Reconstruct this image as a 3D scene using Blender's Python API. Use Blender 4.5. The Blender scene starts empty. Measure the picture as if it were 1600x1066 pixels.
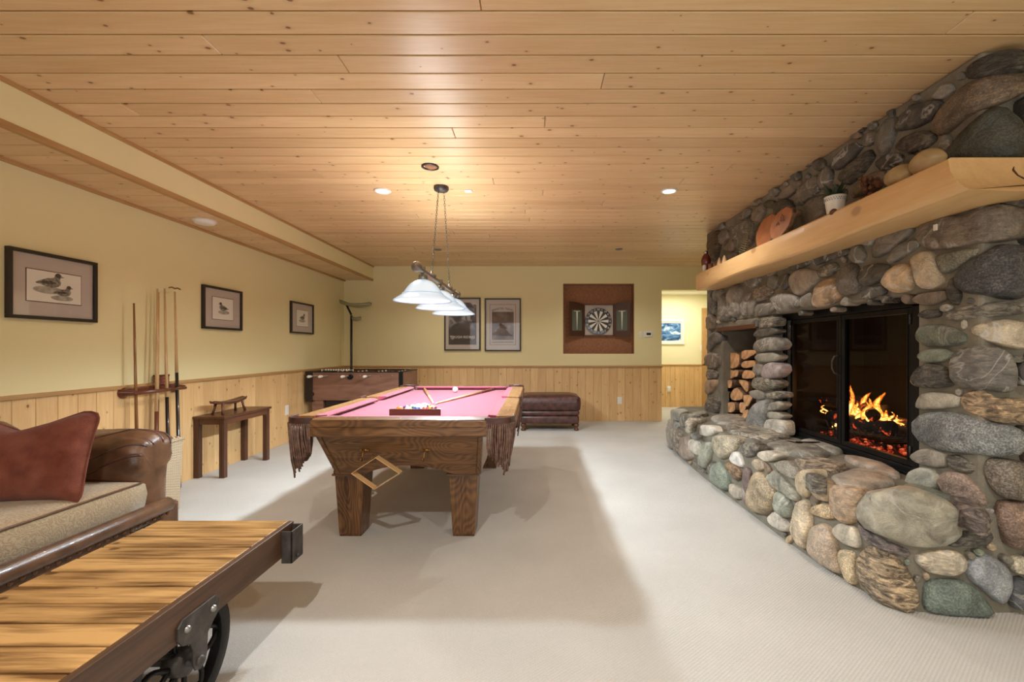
import bpy, math, random
from mathutils import Vector, Matrix, noise
random.seed(7)
PI = math.pi
S = bpy.context.scene
COL = S.collection

# ---------------------------------------------------------------- camera
F = 700.0; VX, VY = 836.0, 545.0; H = 1.21; CEIL = 2.59
cam_d = bpy.data.cameras.new('camera'); cam = bpy.data.objects.new('camera', cam_d); COL.objects.link(cam)
cam.location = (0, 0, H); cam.rotation_euler = (PI/2, 0, 0)
cam_d.sensor_width = 36; cam_d.lens = 36*F/1600
cam_d.shift_x = -(VX-800)/1600; cam_d.shift_y = (VY-533)/1600
cam_d.clip_start = .05
S.camera = cam
# ---------------------------------------------------------------- world, exposure
S.view_settings.view_transform = 'Standard'; S.view_settings.look = 'None'
S.view_settings.gamma = 1; S.view_settings.use_curve_mapping = False
S.view_settings.exposure = 0.20
W = bpy.data.worlds.new('world'); S.world = W; W.use_nodes = True
W.node_tree.nodes['Background'].inputs[0].default_value = (.85, .92, 1, 1)
W.node_tree.nodes['Background'].inputs[1].default_value = .6
S.cycles.max_bounces = 8; S.cycles.use_denoising = True

def light(kind, name, loc, energy, color=(1, 1, 1), rot=(0, 0, 0), **k):
    d = bpy.data.lights.new(name, kind); o = bpy.data.objects.new(name, d); COL.objects.link(o)
    o.location = loc; o.rotation_euler = rot; d.energy = energy; d.color = color
    for a, v in k.items(): setattr(d, a, v)
    return o
# daylight through the windows of the wall behind the camera
light('AREA', 'window_daylight', (-1.2, -2.3, 1.45), 24, (.94, .97, 1), (PI/2, 0, 0), shape='RECTANGLE', size=2.6, size_y=1.5)
light('AREA', 'window_daylight', (1.7, -2.3, 1.45), 24, (.94, .97, 1), (PI/2, 0, 0), shape='RECTANGLE', size=2.2, size_y=1.5)
# ceiling can lights
CANS = [(-1.33, 3.91, 52), (1.17, 3.91, 42), (-1.35, 6.23, 34), (1.16, 6.20, 34), (-.68, .35, 125), (1.25, .35, 70)]
for x, y, e in CANS:
    light('SPOT', 'can_light_beam', (x, y, CEIL-.02), e, (1, .95, .88), spot_size=2.5, spot_blend=.6, shadow_soft_size=.035)
# hall beyond the doorway
light('AREA', 'hall_light', (2.8, 8.5, 2.31), 20, (1, .96, .88), size=.7)
LAMP_X, LAMP_Y = -.80, (3.2, 3.8, 4.4)
for y in LAMP_Y:
    light('POINT', 'pendant_bulb', (LAMP_X, y, 1.615), 66, (.80, .92, 1), shadow_soft_size=.04)
    light('AREA', 'added_ceiling_uplight', (LAMP_X, y, 1.80), 4.5, (.99, .96, .92), (PI, 0, 0), shape='DISK', size=.22)  # added lamp above the bar, brightens the ceiling as light escaping the shades

# ---------------------------------------------------------------- helpers
def P(x, y, Y): return Vector(((x-VX)*Y/F, Y, H-(y-VY)*Y/F))
def PX(x, y, X): return P(x, y, F*X/(x-VX))
def PZ(x, y, z): return P(x, y, F*(H-z)/(y-VY))

class MB:
    def __init__(s): s.v = []; s.f = []; s.c = []; s.t = []
    def add(s, vs, fs, col=None, typ=None):
        n = len(s.v); s.v += [Vector(v) for v in vs]; s.f += [tuple(i+n for i in f) for f in fs]
        if col is not None: s.c += [col]*len(vs); s.t += [typ or (0, 0, 0, 1)]*len(vs)
        return s
    def box(s, x0, x1, y0, y1, z0, z1):
        return s.add([(x, y, z) for x in (x0, x1) for y in (y0, y1) for z in (z0, z1)],
                     [(0, 1, 3, 2), (4, 6, 7, 5), (0, 4, 5, 1), (2, 3, 7, 6), (0, 2, 6, 4), (1, 5, 7, 3)])
    def frustum(s, c0, w0, d0, z0, c1, w1, d1, z1):
        a = [(c0[0]+i*w0/2, c0[1]+j*d0/2, z0) for i, j in ((-1, -1), (1, -1), (1, 1), (-1, 1))]
        b = [(c1[0]+i*w1/2, c1[1]+j*d1/2, z1) for i, j in ((-1, -1), (1, -1), (1, 1), (-1, 1))]
        return s.loft([a, b])
    def loft(s, rings, cap=True, closed=True):
        m = len(rings[0]); vs = [v for r in rings for v in r]; fs = []
        for i in range(len(rings)-1):
            for j in range(m if closed else m-1):
                k = (j+1) % m
                fs.append((i*m+j, i*m+k, (i+1)*m+k, (i+1)*m+j))
        if cap: fs += [tuple(reversed(range(m))), tuple((len(rings)-1)*m+j for j in range(m))]
        return s.add(vs, fs)
    def tube(s, path, r, n=8, cap=True, flat=1.0):
        path = [Vector(p) for p in path]; rr = r if hasattr(r, '__len__') else [r]*len(path)
        rings = []; up = None
        for i, p in enumerate(path):
            t = (path[min(i+1, len(path)-1)]-path[max(i-1, 0)]).normalized()
            if up is None: up = Vector((0, 0, 1)) if abs(t.z) < .9 else Vector((1, 0, 0))
            a = t.cross(up).normalized(); b = a.cross(t).normalized(); up = b
            rings.append([p+a*math.cos(2*PI*k/n)*rr[i]+b*math.sin(2*PI*k/n)*rr[i]*flat for k in range(n)])
        return s.loft(rings, cap)
    def ring(s, c, R, r, ax='Z', n=24, m=6):     # torus
        vs = []; fs = []
        for i in range(n):
            a = 2*PI*i/n
            for j in range(m):
                b = 2*PI*j/m; q = (R+r*math.cos(b)); u, v, w = q*math.cos(a), q*math.sin(a), r*math.sin(b)
                vs.append({'Z': (u, v, w), 'X': (w, u, v), 'Y': (u, w, v)}[ax])
                fs.append((i*m+j, ((i+1) % n)*m+j, ((i+1) % n)*m+(j+1) % m, i*m+(j+1) % m))
        return s.add([Vector(c)+Vector(v) for v in vs], fs)
    def lathe(s, prof, c, ax='Z', n=24, cap=True, sx=1, sy=1):
        rings = []
        for r, h in prof:
            ring = []
            for k in range(n):
                a = 2*PI*k/n; u, v = r*math.cos(a)*sx, r*math.sin(a)*sy
                ring.append(Vector(c)+Vector({'Z': (u, v, h), 'X': (h, u, v), 'Y': (u, h, v)}[ax]))
            rings.append(ring)
        return s.loft(rings, cap)
    def prism(s, pts, off):
        off = Vector(off); return s.loft([[Vector(p) for p in pts], [Vector(p)+off for p in pts]])
    def poly(s, pts): return s.add(pts, [tuple(range(len(pts)))])
    def ball(s, c, r, n=16, sc=(1, 1, 1)):
        return s.add_rings(c, r, n, sc)
    def add_rings(s, c, r, n, sc):
        rings = [[Vector(c)+Vector((sc[0]*r*math.sin(PI*i/n)*math.cos(2*PI*k/n), sc[1]*r*math.sin(PI*i/n)*math.sin(2*PI*k/n), sc[2]*r*math.cos(PI*i/n))) for k in range(n)] for i in range(1, n)]
        return s.loft(rings)
    def text(s, body, size, M, ext=.0006):
        cu = bpy.data.curves.new('t', 'FONT'); cu.body = body; cu.size = size; cu.align_x = 'CENTER'; cu.align_y = 'CENTER'; cu.extrude = ext; cu.resolution_u = 2
        o = bpy.data.objects.new('t', cu); COL.objects.link(o)
        me = o.to_mesh(); s.add([M @ v.co for v in me.vertices], [tuple(p.vertices) for p in me.polygons])
        o.to_mesh_clear(); bpy.data.objects.remove(o); bpy.data.curves.remove(cu)
        return s

BASE = {}
def tag(o, label=None, cat=None, group=None, kind=None):
    for k, v in (('label', label), ('category', cat), ('group', group), ('kind', kind)):
        if v: o[k] = v
    return o
def thing(name, label, cat, loc, group=None):
    o = bpy.data.objects.new(name, None); COL.objects.link(o); o.location = loc; o.empty_display_size = .1
    BASE[o] = Vector(loc); return tag(o, label, cat, group)
def obj(name, mb, m, parent=None, smooth=False, bevel=0, sub=0, label=None, seg=2, loc=None):
    base = BASE[parent] if parent is not None else (Vector(loc) if loc is not None else Vector((0, 0, 0)))
    me = bpy.data.meshes.new(name); me.from_pydata([v-base for v in mb.v], [], mb.f); me.validate()
    if mb.c:
        for nm, dat in (('col', mb.c), ('typ', mb.t)):
            a = me.color_attributes.new(nm, 'FLOAT_COLOR', 'POINT')
            for i, c in enumerate(dat): a.data[i].color = c
    import bmesh
    b = bmesh.new(); b.from_mesh(me); bmesh.ops.recalc_face_normals(b, faces=b.faces); b.to_mesh(me); b.free()
    o = bpy.data.objects.new(name, me); COL.objects.link(o); BASE[o] = base
    if parent is not None: o.parent = parent
    else: o.location = base
    me.materials.append(m)
    if smooth: me.polygons.foreach_set('use_smooth', [True]*len(me.polygons))
    if bevel:
        d = o.modifiers.new('bevel', 'BEVEL'); d.width = bevel; d.segments = seg; d.limit_method = 'ANGLE'; d.angle_limit = .6
    if sub:
        d = o.modifiers.new('sub', 'SUBSURF'); d.levels = sub; d.render_levels = sub
    if label: o['label'] = label
    return o
def struct(name, mb, m, parent=None, **k):
    o = obj(name, mb, m, parent, **k)
    if parent is None: o['kind'] = 'structure'
    return o
def copy_tree(o, parent=None):
    c = o.copy(); COL.objects.link(c); BASE[c] = BASE[o]
    if parent is not None: c.parent = parent
    for ch in [x for x in o.children]: copy_tree(ch, c)
    return c

# ---------------------------------------------------------------- materials
def lin(r, g, b):
    f = lambda c: c/12.92 if c <= .04045 else ((c+.055)/1.055)**2.4
    return (f(r/255), f(g/255), f(b/255), 1)
class NT:
    def __init__(s, name):
        s.m = bpy.data.materials.new(name); s.m.use_nodes = True; s.t = s.m.node_tree; s.b = s.t.nodes['Principled BSDF']
    def n(s, typ, ins=None, **k):
        x = s.t.nodes.new('ShaderNode'+typ)
        for a, v in k.items(): setattr(x, a, v)
        for a, v in (ins or {}).items():
            if hasattr(v, 'is_output') or isinstance(v, bpy.types.NodeSocket): s.t.links.new(v, x.inputs[a])
            else: x.inputs[a].default_value = v
        return x
    def math(s, op, a, b=0.0, c=None, clamp=False):
        d = {0: a, 1: b}
        if c is not None: d[2] = c
        return s.n('Math', d, operation=op, use_clamp=clamp).outputs[0]
    def mix(s, f, a, b, mode='MIX'):
        x = s.n('Mix', data_type='RGBA', blend_type=mode)
        for i, v in ((0, f), (6, a), (7, b)):
            if isinstance(v, bpy.types.NodeSocket): s.t.links.new(v, x.inputs[i])
            else: x.inputs[i].default_value = v
        return x.outputs[2]
    def ramp(s, f, stops):
        x = s.n('ValToRGB', {0: f}); e = x.color_ramp.elements
        while len(e) < len(stops): e.new(.5)
        for q, (p, c) in zip(e, stops): q.position = p; q.color = c if len(c) == 4 else (*c, 1)
        return x.outputs[0]
    def set(s, **k):
        nm = {'color': 'Base Color', 'rough': 'Roughness', 'metal': 'Metallic', 'normal': 'Normal', 'ecol': 'Emission Color', 'estr': 'Emission Strength', 'alpha': 'Alpha', 'coat': 'Coat Weight', 'sheen': 'Sheen Weight', 'trans': 'Transmission Weight', 'spec': 'Specular IOR Level', 'sub': 'Subsurface Weight'}
        for a, v in k.items():
            i = s.b.inputs[nm[a]]
            if isinstance(v, bpy.types.NodeSocket): s.t.links.new(v, i)
            else: i.default_value = v
        return s
    def bump(s, h, strength=.3, dist=.01):
        return s.n('Bump', {'Height': h, 'Strength': strength, 'Distance': dist}).outputs[0]

def plain(name, col, rough=.5, metal=0, nscale=0, namt=.15, bump=0, bscale=80, **k):
    t = NT(name); c = col if len(col) == 4 else (*col, 1)
    co = t.n('TexCoord').outputs['Object']
    if nscale:
        nz = t.n('TexNoise', {'Vector': co, 'Scale': nscale, 'Detail': 5}).outputs[0]
        lo = tuple(v*(1-namt*2) for v in c[:3])+(1,); hi = tuple(min(1, v*(1+namt)) for v in c[:3])+(1,)
        t.set(color=t.ramp(nz, [(.3, lo), (.7, hi)]))
    else: t.set(color=c)
    if bump:
        nb = t.n('TexNoise', {'Vector': co, 'Scale': bscale, 'Detail': 3}).outputs[0]
        t.set(normal=t.bump(nb, bump, .004))
    t.set(rough=rough, metal=metal, **k); return t.m

def wood(name, ax, ac, light, dark, knots=0, kscale=3.6, grain=.5, rough=.45, world=False, var=.25, ring=0, coat=0, bump=.15, kcol=None, streak=70, rw=.2):
    """ax along the grain, ac across it (0,1,2)."""
    t = NT(name)
    co = t.n('NewGeometry').outputs['Position'] if world else t.n('TexCoord').outputs['Object']
    isl = t.n('NewGeometry').outputs['Random Per Island']
    sp = t.n('SeparateXYZ', {0: co}).outputs
    u, v = sp[ax], sp[ac]; w = sp[3-ax-ac]
    uo = t.math('ADD', u, t.math('MULTIPLY', isl, 37.0)); 
    dis = t.n('TexNoise', {'Vector': t.n('CombineXYZ', {0: uo, 1: v, 2: w}).outputs[0], 'Scale': 5.0, 'Detail': 2}).outputs[0]
    v2 = t.math('ADD', v, t.math('MULTIPLY', dis, .02))
    g = t.n('CombineXYZ', {0: t.math('MULTIPLY', uo, .05), 1: v2, 2: w}).outputs[0]
    fine = t.n('TexNoise', {'Vector': g, 'Scale': streak, 'Detail': 4, 'Roughness': .6}).outputs[0]
    broad = t.n('TexNoise', {'Vector': t.n('CombineXYZ', {0: t.math('MULTIPLY', uo, .15), 1: v2, 2: w}).outputs[0], 'Scale': 16.0, 'Detail': 2}).outputs[0]
    f = t.math('ADD', t.math('MULTIPLY', fine, .6), t.math('MULTIPLY', broad, .4))
    if ring:
        wv = t.n('TexNoise', {'Vector': t.n('CombineXYZ', {0: t.math('MULTIPLY', uo, .35), 1: v, 2: w}).outputs[0], 'Scale': 5.5, 'Detail': 1}).outputs[0]
        rg = t.math('SINE', t.math('MULTIPLY', wv, ring)); rg = t.math('MULTIPLY_ADD', rg, .5, .5)
        f = t.math('ADD', t.math('MULTIPLY', f, 1-rw), t.math('MULTIPLY', rg, rw))
    lo, hi = .5-.45*(1-grain)-.05, .5+.45*(1-grain)+.05
    c = t.ramp(f, [(max(0, .5-.35*(1.3-grain)), dark), (min(1, .5+.35*(1.3-grain)), light)])
    c = t.mix(1, c, t.ramp(isl, [(0, (1-var, 1-var*1.15, 1-var*1.35, 1)), (1, (1, 1, 1, 1))]), 'MULTIPLY')
    h = fine
    if knots:
        k2 = t.n('CombineXYZ', {0: t.math('ADD', uo, t.math('MULTIPLY', dis, .03)), 1: t.math('MULTIPLY', v, 1.5), 2: 0.0}).outputs[0]
        vo = t.n('TexVoronoi', {'Vector': k2, 'Scale': kscale}, voronoi_dimensions='2D')
        d = vo.outputs['Distance']; cr = t.n('SeparateColor', {0: vo.outputs['Color']}).outputs[0]
        rad = t.math('MAXIMUM', t.math('MULTIPLY', t.math('SUBTRACT', cr, .32), .13), .0005)
        kf = t.math('SUBTRACT', 1.0, t.math('DIVIDE', d, rad), clamp=True); kf = t.math('MULTIPLY', kf, 2.2, clamp=True)
        halo = t.math('SUBTRACT', 1.0, t.math('DIVIDE', d, t.math('MULTIPLY', rad, 2.6)), clamp=True)
        c = t.mix(t.math('MULTIPLY', halo, .35*knots), c, kcol or (dark[0]*.6, dark[1]*.5, dark[2]*.4, 1))
        c = t.mix(t.math('MULTIPLY', kf, knots), c, kcol or (dark[0]*.35, dark[1]*.25, dark[2]*.2, 1))
    t.set(color=c, rough=rough, coat=coat, normal=t.bump(h, bump, .002)); return t.m

def stone_mat():
    t = NT('river_stone'); co = t.n('NewGeometry').outputs['Position']
    isl = t.n('NewGeometry').outputs['Random Per Island']
    col = t.n('Attribute', attribute_name='col').outputs['Color']; typ = t.n('SeparateColor', {0: t.n('Attribute', attribute_name='typ').outputs['Color']}).outputs
    off = t.n('VectorMath', {0: co, 1: t.n('CombineXYZ', {0: t.math('MULTIPLY', isl, 50.0), 1: t.math('MULTIPLY', isl, 31.0), 2: isl}).outputs[0]}, operation='ADD').outputs[0]
    n1 = t.n('TexNoise', {'Vector': off, 'Scale': 9.0, 'Detail': 7, 'Roughness': .62, 'Distortion': .7}).outputs[0]
    n2 = t.n('TexNoise', {'Vector': off, 'Scale': 130.0, 'Detail': 2}).outputs[0]
    c = t.mix(1, col, t.ramp(n1, [(.28, (.45, .44, .43, 1)), (.5, (1, .98, .96, 1)), (.74, (1.65, 1.6, 1.5, 1))]), 'MULTIPLY')
    c = t.mix(t.math('MULTIPLY', typ[0], .5), c, t.mix(1, c, t.ramp(n2, [(.38, (.35, .35, .35, 1)), (.5, (1, 1, 1, 1)), (.64, (2.3, 2.3, 2.3, 1))]), 'MULTIPLY'))
    st = t.n('TexNoise', {'Vector': t.n('Mapping', {'Vector': off, 'Scale': (3, 3, 9), 'Rotation': (.5, .3, 0)}).outputs[0], 'Scale': 5.0, 'Detail': 8, 'Roughness': .7, 'Distortion': 1.3}).outputs[0]
    c = t.mix(typ[1], c, t.mix(1, c, t.ramp(st, [(.40, (.28, .25, .22, 1)), (.5, (.9, .88, .85, 1)), (.6, (2.0, 1.9, 1.7, 1))]), 'MULTIPLY'))
    vn = t.math('ABSOLUTE', t.math('SUBTRACT', t.n('TexNoise', {'Vector': off, 'Scale': 4.0, 'Detail': 4, 'Distortion': 1.0}).outputs[0], .5))
    vf = t.math('MULTIPLY', t.math('SUBTRACT', 1.0, t.math('MULTIPLY', vn, 55.0), clamp=True), typ[2])
    c = t.mix(vf, c, (.62, .6, .55, 1))
    hh = t.math('ADD', n1, t.math('MULTIPLY', n2, .12))
    hh = t.math('ADD', hh, t.math('MULTIPLY', st, t.math('MULTIPLY', typ[1], .8)))
    t.set(color=c, rough=.40, normal=t.bump(hh, .8, .028)); return t.m

M = {}
M['ceil'] = wood('knotty_pine_ceiling', 0, 1, lin(241, 213, 168), lin(219, 180, 129), knots=1, kscale=5.2, world=True, var=.16, rough=.36)
M['wains'] = wood('knotty_pine_boards_far', 2, 0, lin(244, 208, 152), lin(216, 168, 112), knots=1, kscale=5.6, world=True, var=.16, rough=.4)
M['wainsL'] = wood('knotty_pine_boards_left', 2, 1, lin(244, 208, 152), lin(216, 168, 112), knots=1, kscale=5.6, world=True, var=.16, rough=.4)
M['trim'] = wood('pine_trim', 1, 0, lin(205, 165, 110), lin(170, 125, 75), world=True, var=.1)
M['gapwood'] = plain('dark_board_gap', lin(110, 76, 44), .8)
M['trimX'] = wood('pine_trim_cross', 0, 1, lin(205, 165, 110), lin(170, 125, 75), world=True, var=.1)
M['wall'] = plain('yellow_wall_paint', lin(236, 224, 174), .75, bump=.12, bscale=160)
M['hallwall'] = plain('pale_hall_paint', lin(238, 230, 190), .75)
M['white'] = plain('white_paint', lin(235, 232, 225), .4)
M['plastic'] = plain('white_plastic', lin(238, 235, 226), .35)
t = NT('loop_carpet'); co = t.n('NewGeometry').outputs['Position']
nz = t.n('TexNoise', {'Vector': co, 'Scale': 260.0, 'Detail': 2}).outputs[0]
big = t.n('TexNoise', {'Vector': co, 'Scale': 1.6, 'Detail': 4}).outputs[0]
wv = t.n('TexWave', {'Vector': t.n('Mapping', {'Vector': co, 'Rotation': (0, 0, .9)}).outputs[0], 'Scale': 26.0, 'Distortion': 4.0, 'Detail': 2, 'Detail Scale': 6.0}).outputs[0]
c = t.mix(t.math('MULTIPLY', nz, .5), t.ramp(big, [(.3, lin(204, 202, 197)), (.7, lin(218, 216, 211))]), lin(188, 184, 177))
c = t.mix(1, c, t.ramp(wv, [(0, (.93, .93, .93, 1)), (1, (1, 1, 1, 1))]), 'MULTIPLY')
t.set(color=c, rough=.95, spec=.1, normal=t.bump(t.math('ADD', t.math('MULTIPLY', wv, .6), nz), .5, .006)); M['carpet'] = t.m
M['stone'] = stone_mat()
t = NT('mortar'); co = t.n('NewGeometry').outputs['Position']
nz = t.n('TexNoise', {'Vector': co, 'Scale': 5.0, 'Detail': 8, 'Roughness': .65}).outputs[0]
n2 = t.n('TexNoise', {'Vector': co, 'Scale': 150.0, 'Detail': 2}).outputs[0]
t.set(color=t.mix(t.math('MULTIPLY', n2, .4), t.ramp(nz, [(.3, lin(104, 98, 84)), (.7, lin(148, 141, 124))]), lin(120, 115, 105)), rough=.85,
      normal=t.bump(t.math('ADD', nz, t.math('MULTIPLY', n2, .15)), .6, .02)); M['mortar'] = t.m
M['beam'] = wood('peeled_log_mantel', 1, 2, lin(236, 200, 146), lin(212, 168, 112), knots=.5, kscale=1.7, world=True, var=0, rough=.38, ring=26, grain=.3, rw=.12)
M['oak'] = wood('oak_across', 0, 2, lin(134, 94, 56), lin(76, 48, 26), ring=150, grain=.85, rw=.16, rough=.35, var=.12, coat=.25)
M['oakZ'] = wood('oak_upright', 2, 0, lin(128, 90, 54), lin(70, 43, 24), ring=150, grain=.85, rw=.16, rough=.35, var=.12, coat=.25)
M['oakY'] = wood('oak_lengthwise', 1, 0, lin(190, 146, 98), lin(150, 104, 62), ring=60, grain=.5, rough=.28, var=.1, coat=.4)
t = NT('rose_billiard_cloth'); nz = t.n('TexNoise', {'Vector': t.n('TexCoord').outputs['Object'], 'Scale': 500.0}).outputs[0]
t.set(color=t.ramp(nz, [(.3, lin(134, 55, 72)), (.7, lin(152, 68, 86))]), rough=.85, sheen=.3, spec=.15); M['cloth'] = t.m
M['leather'] = plain('brown_leather', lin(106, 74, 52), .32, nscale=9, namt=.25, bump=.25, bscale=160, coat=.15)
M['leatherfine'] = plain('dark_fringe_leather', lin(122, 92, 78), .5, nscale=40, namt=.3)
M['darkleather'] = plain('burgundy_brown_leather', lin(86, 52, 46), .36, nscale=14, namt=.35, bump=.4, bscale=90, coat=.12)
M['black'] = plain('black_iron', lin(28, 27, 27), .42, .6, bump=.2, bscale=120)
M['blackpaint'] = plain('black_frame_wood', lin(40, 30, 24), .35)
M['void'] = plain('dark_hollow', (.004, .004, .004), .9)
M['iron'] = plain('rough_dark_iron', lin(74, 68, 64), .45, .25, nscale=20, namt=.3, bump=.4, bscale=60)
M['steel'] = plain('brushed_nickel', lin(150, 148, 144), .34, .8)
M['brass'] = plain('aged_brass', lin(150, 112, 62), .35, 1)
M['silver'] = plain('grey_metal_strip', lin(150, 148, 142), .45, .5)
M['cartwood'] = wood('golden_cart_planks', 0, 1, lin(202, 158, 100), lin(108, 74, 40), knots=.8, kscale=3.0, grain=1.0, rough=.36, var=.15, coat=.15, ring=14, rw=.12)
M['cartbeam'] = wood('dark_cart_beam', 1, 2, lin(98, 68, 46), lin(50, 34, 24), grain=.6, rough=.45, var=.05)
M['walnut'] = wood('dark_brown_table_wood', 1, 0, lin(112, 70, 46), lin(70, 40, 26), grain=.5, rough=.35, var=.1)
M['walnutZ'] = wood('dark_brown_leg_wood', 2, 0, lin(104, 66, 46), lin(64, 38, 26), grain=.5, rough=.35, var=.1)
M['foos'] = wood('walnut_foosball_panels', 0, 2, lin(158, 116, 96), lin(112, 76, 62), grain=.5, rough=.4, var=.06, ring=26)
M['cue'] = plain('pale_maple_cue', lin(206, 168, 118), .25, nscale=6, namt=.08, coat=.4)
M['cuedark'] = plain('brown_cue_butt', lin(104, 56, 38), .25, coat=.4)
M['cueblack'] = plain('black_cue_butt', lin(26, 24, 26), .25, coat=.4)
M['cuebrown'] = plain('amber_cue_wood', lin(138, 92, 50), .25, coat=.4)
M['mat'] = plain('grey_pink_mat_board', lin(192, 180, 170), .8)
M['paper'] = plain('cream_print_paper', lin(232, 226, 212), .8)
M['ink'] = plain('grey_duck_ink', lin(146, 138, 122), .8, nscale=60, namt=.4)
M['inkdark'] = plain('dark_duck_ink', lin(88, 78, 66), .8, nscale=60, namt=.3)
M['inklight'] = plain('pale_ground_ink', lin(178, 172, 158), .8, nscale=30, namt=.2)
def glass_mat(name, tint, alpha, rough=.02):
    t = NT(name); out = t.t.nodes['Material Output']
    tr = t.n('BsdfTransparent', {'Color': tint}); gl = t.n('BsdfGlossy', {'Color': (1, 1, 1, 1), 'Roughness': rough})
    fc = t.n('LayerWeight', {'Blend': .5}).outputs['Facing']; fr = t.math('MULTIPLY_ADD', t.math('POWER', fc, 5.0), .6, alpha)
    mx = t.n('MixShader', {0: fr, 1: tr.outputs[0], 2: gl.outputs[0]})
    t.t.links.new(mx.outputs[0], out.inputs[0]); return t.m
M['glass'] = glass_mat('picture_glass', (1, 1, 1, 1), .035)
M['fireglass'] = glass_mat('smoked_fire_screen', (.62, .60, .58, 1), .010)
# ================================================================ ROOM
XL, YB, XR, YN, SOFX, SOFZ, RAIL = -3.20, 7.50, 3.40, -2.50, -2.71, 2.356, .925
struct('floor', MB().box(XL-.2, 4.2, YN-.2, 9.6, -.1, 0), M['carpet'])
def planks(mb, u0, u1, edges, put, seams, gap=.008):
    """boards between successive edges, cut at the seams"""
    for i in range(len(edges)-1):
        cuts = [u0]+[s for s in sorted(seams(i)) if u0+.2 < s < u1-.2]+[u1]
        for a, b in zip(cuts, cuts[1:]): put(mb, a+.0015, b-.0015, edges[i]+gap/2, edges[i+1]-gap/2)
rs = random.Random(3)
KNOWN = {0: [1.8], 1: [-1.47, 2.45], 2: [-.93], 3: [.35], 4: [-1.2], 6: [.06], 7: [-.52]}
ed = [1.833-.138*32+.138*k for k in range(0, 74)]; ed = [e for e in ed if e < YB-.02]+[YB]
k0 = min(range(len(ed)), key=lambda i: abs(ed[i]-1.833))
def put_ceil(z): 
    return lambda mb, a, b, c, d: mb.box(a, b, c, d, z, z+.02)
mb = MB(); planks(mb, SOFX, XR, ed, put_ceil(CEIL), lambda i: KNOWN.get(i-k0-1+1, [rs.uniform(-2.6, 3.2)]) if i-k0 in KNOWN else ([rs.uniform(-2.6, 0), rs.uniform(.3, 3.2)] if rs.random() < .35 else [rs.uniform(-2.6, 3.2)]))
cl = struct('ceiling', mb, M['ceil'], bevel=.003, seg=1)
struct('ceiling_backing', MB().box(XL-.2, XR+.2, YN-.2, YB+.1, CEIL+.016, CEIL+.08), M['gapwood'], cl)
mb = MB(); planks(mb, XL, SOFX, ed, put_ceil(SOFZ), lambda i: [])
sof = struct('ceiling_soffit', MB().box(XL-.1, SOFX, YN-.1, YB, SOFZ+.021, CEIL+.02), M['wall'])
struct('soffit_boards', mb, M['ceil'], sof, bevel=.003, seg=1)
struct('soffit_backing', MB().box(XL, SOFX-.002, YN, YB, SOFZ+.016, SOFZ+.024), M['gapwood'], sof)
struct('trim_1', MB().box(SOFX, SOFX+.016, YN, YB, CEIL-.022, CEIL).box(SOFX-.03, SOFX+.004, YN, YB, SOFZ-.012, SOFZ+.022).box(XL, XL+.03, YN, YB, SOFZ-.02, SOFZ), M['trim'])
struct('wall_left', MB().box(XL-.12, XL, YN-.1, YB+.1, 0, CEIL+.05), M['wall'])
# far wall with the dartboard recess and the doorway
NX0, NX1, NZ0, NZ1 = .47, 1.66, 1.124, 2.30
DX0, DZ = 2.12, 2.196
mb = MB().box(XL-.1, NX0, YB, YB+.2, 0, CEIL+.05).box(NX1, DX0, YB, YB+.2, 0, CEIL+.05).box(NX0, NX1, YB, YB+.2, 0, NZ0).box(NX0, NX1, YB, YB+.2, NZ1, CEIL+.05).box(DX0, XR+.3, YB, YB+.2, DZ, CEIL+.05)
wf = struct('wall_far', mb, M['wall'])
M['cork'] = plain('brown_niche_lining', lin(158, 110, 78), .85, nscale=30, namt=.12, bump=.2)
struct('niche_lining', MB().box(NX0, NX1, YB+.13, YB+.145, NZ0, NZ1).box(NX1-.012, NX1, YB+.01, YB+.13, NZ0, NZ1).box(NX0, NX0+.012, YB+.01, YB+.13, NZ0, NZ1).box(NX0, NX1, YB+.01, YB+.13, NZ1-.012, NZ1).box(NX0, NX1, YB+.01, YB+.13, NZ0, NZ0+.012), M['cork'], wf)
struct('wall_right', MB().box(XR, XR+.12, YN-.1, YB, 0, CEIL+.05), M['wall'])
# wall behind the camera with its two windows
mb = MB()
WN = [(-2.5, .1), (.6, 2.8)]
xs = [XL-.1, WN[0][0], WN[0][1], WN[1][0], WN[1][1], XR+.1]
for i in (0, 2, 4): mb.box(xs[i], xs[i+1], YN-.15, YN, 0, CEIL+.05)
for a, b in WN: mb.box(a, b, YN-.15, YN, 0, .7).box(a, b, YN-.15, YN, 2.2, CEIL+.05)
struct('wall_near', mb, M['wall'])
for i, (a, b) in enumerate(WN):
    mb = MB().box(a, b, YN-.1, YN-.05, .7, .76).box(a, b, YN-.1, YN-.05, 2.14, 2.2).box((a+b)/2-.03, (a+b)/2+.03, YN-.1, YN-.05, .76, 2.14).box(a, a+.06, YN-.1, YN-.05, .76, 2.14).box(b-.06, b, YN-.1, YN-.05, .76, 2.14)
    w = struct('window_%d' % (i+1), mb, M['white'])
    struct('window_pane', MB().poly([(a, YN-.08, .7), (b, YN-.08, .7), (b, YN-.08, 2.2), (a, YN-.08, 2.2)]), M['glass'], w)
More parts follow.
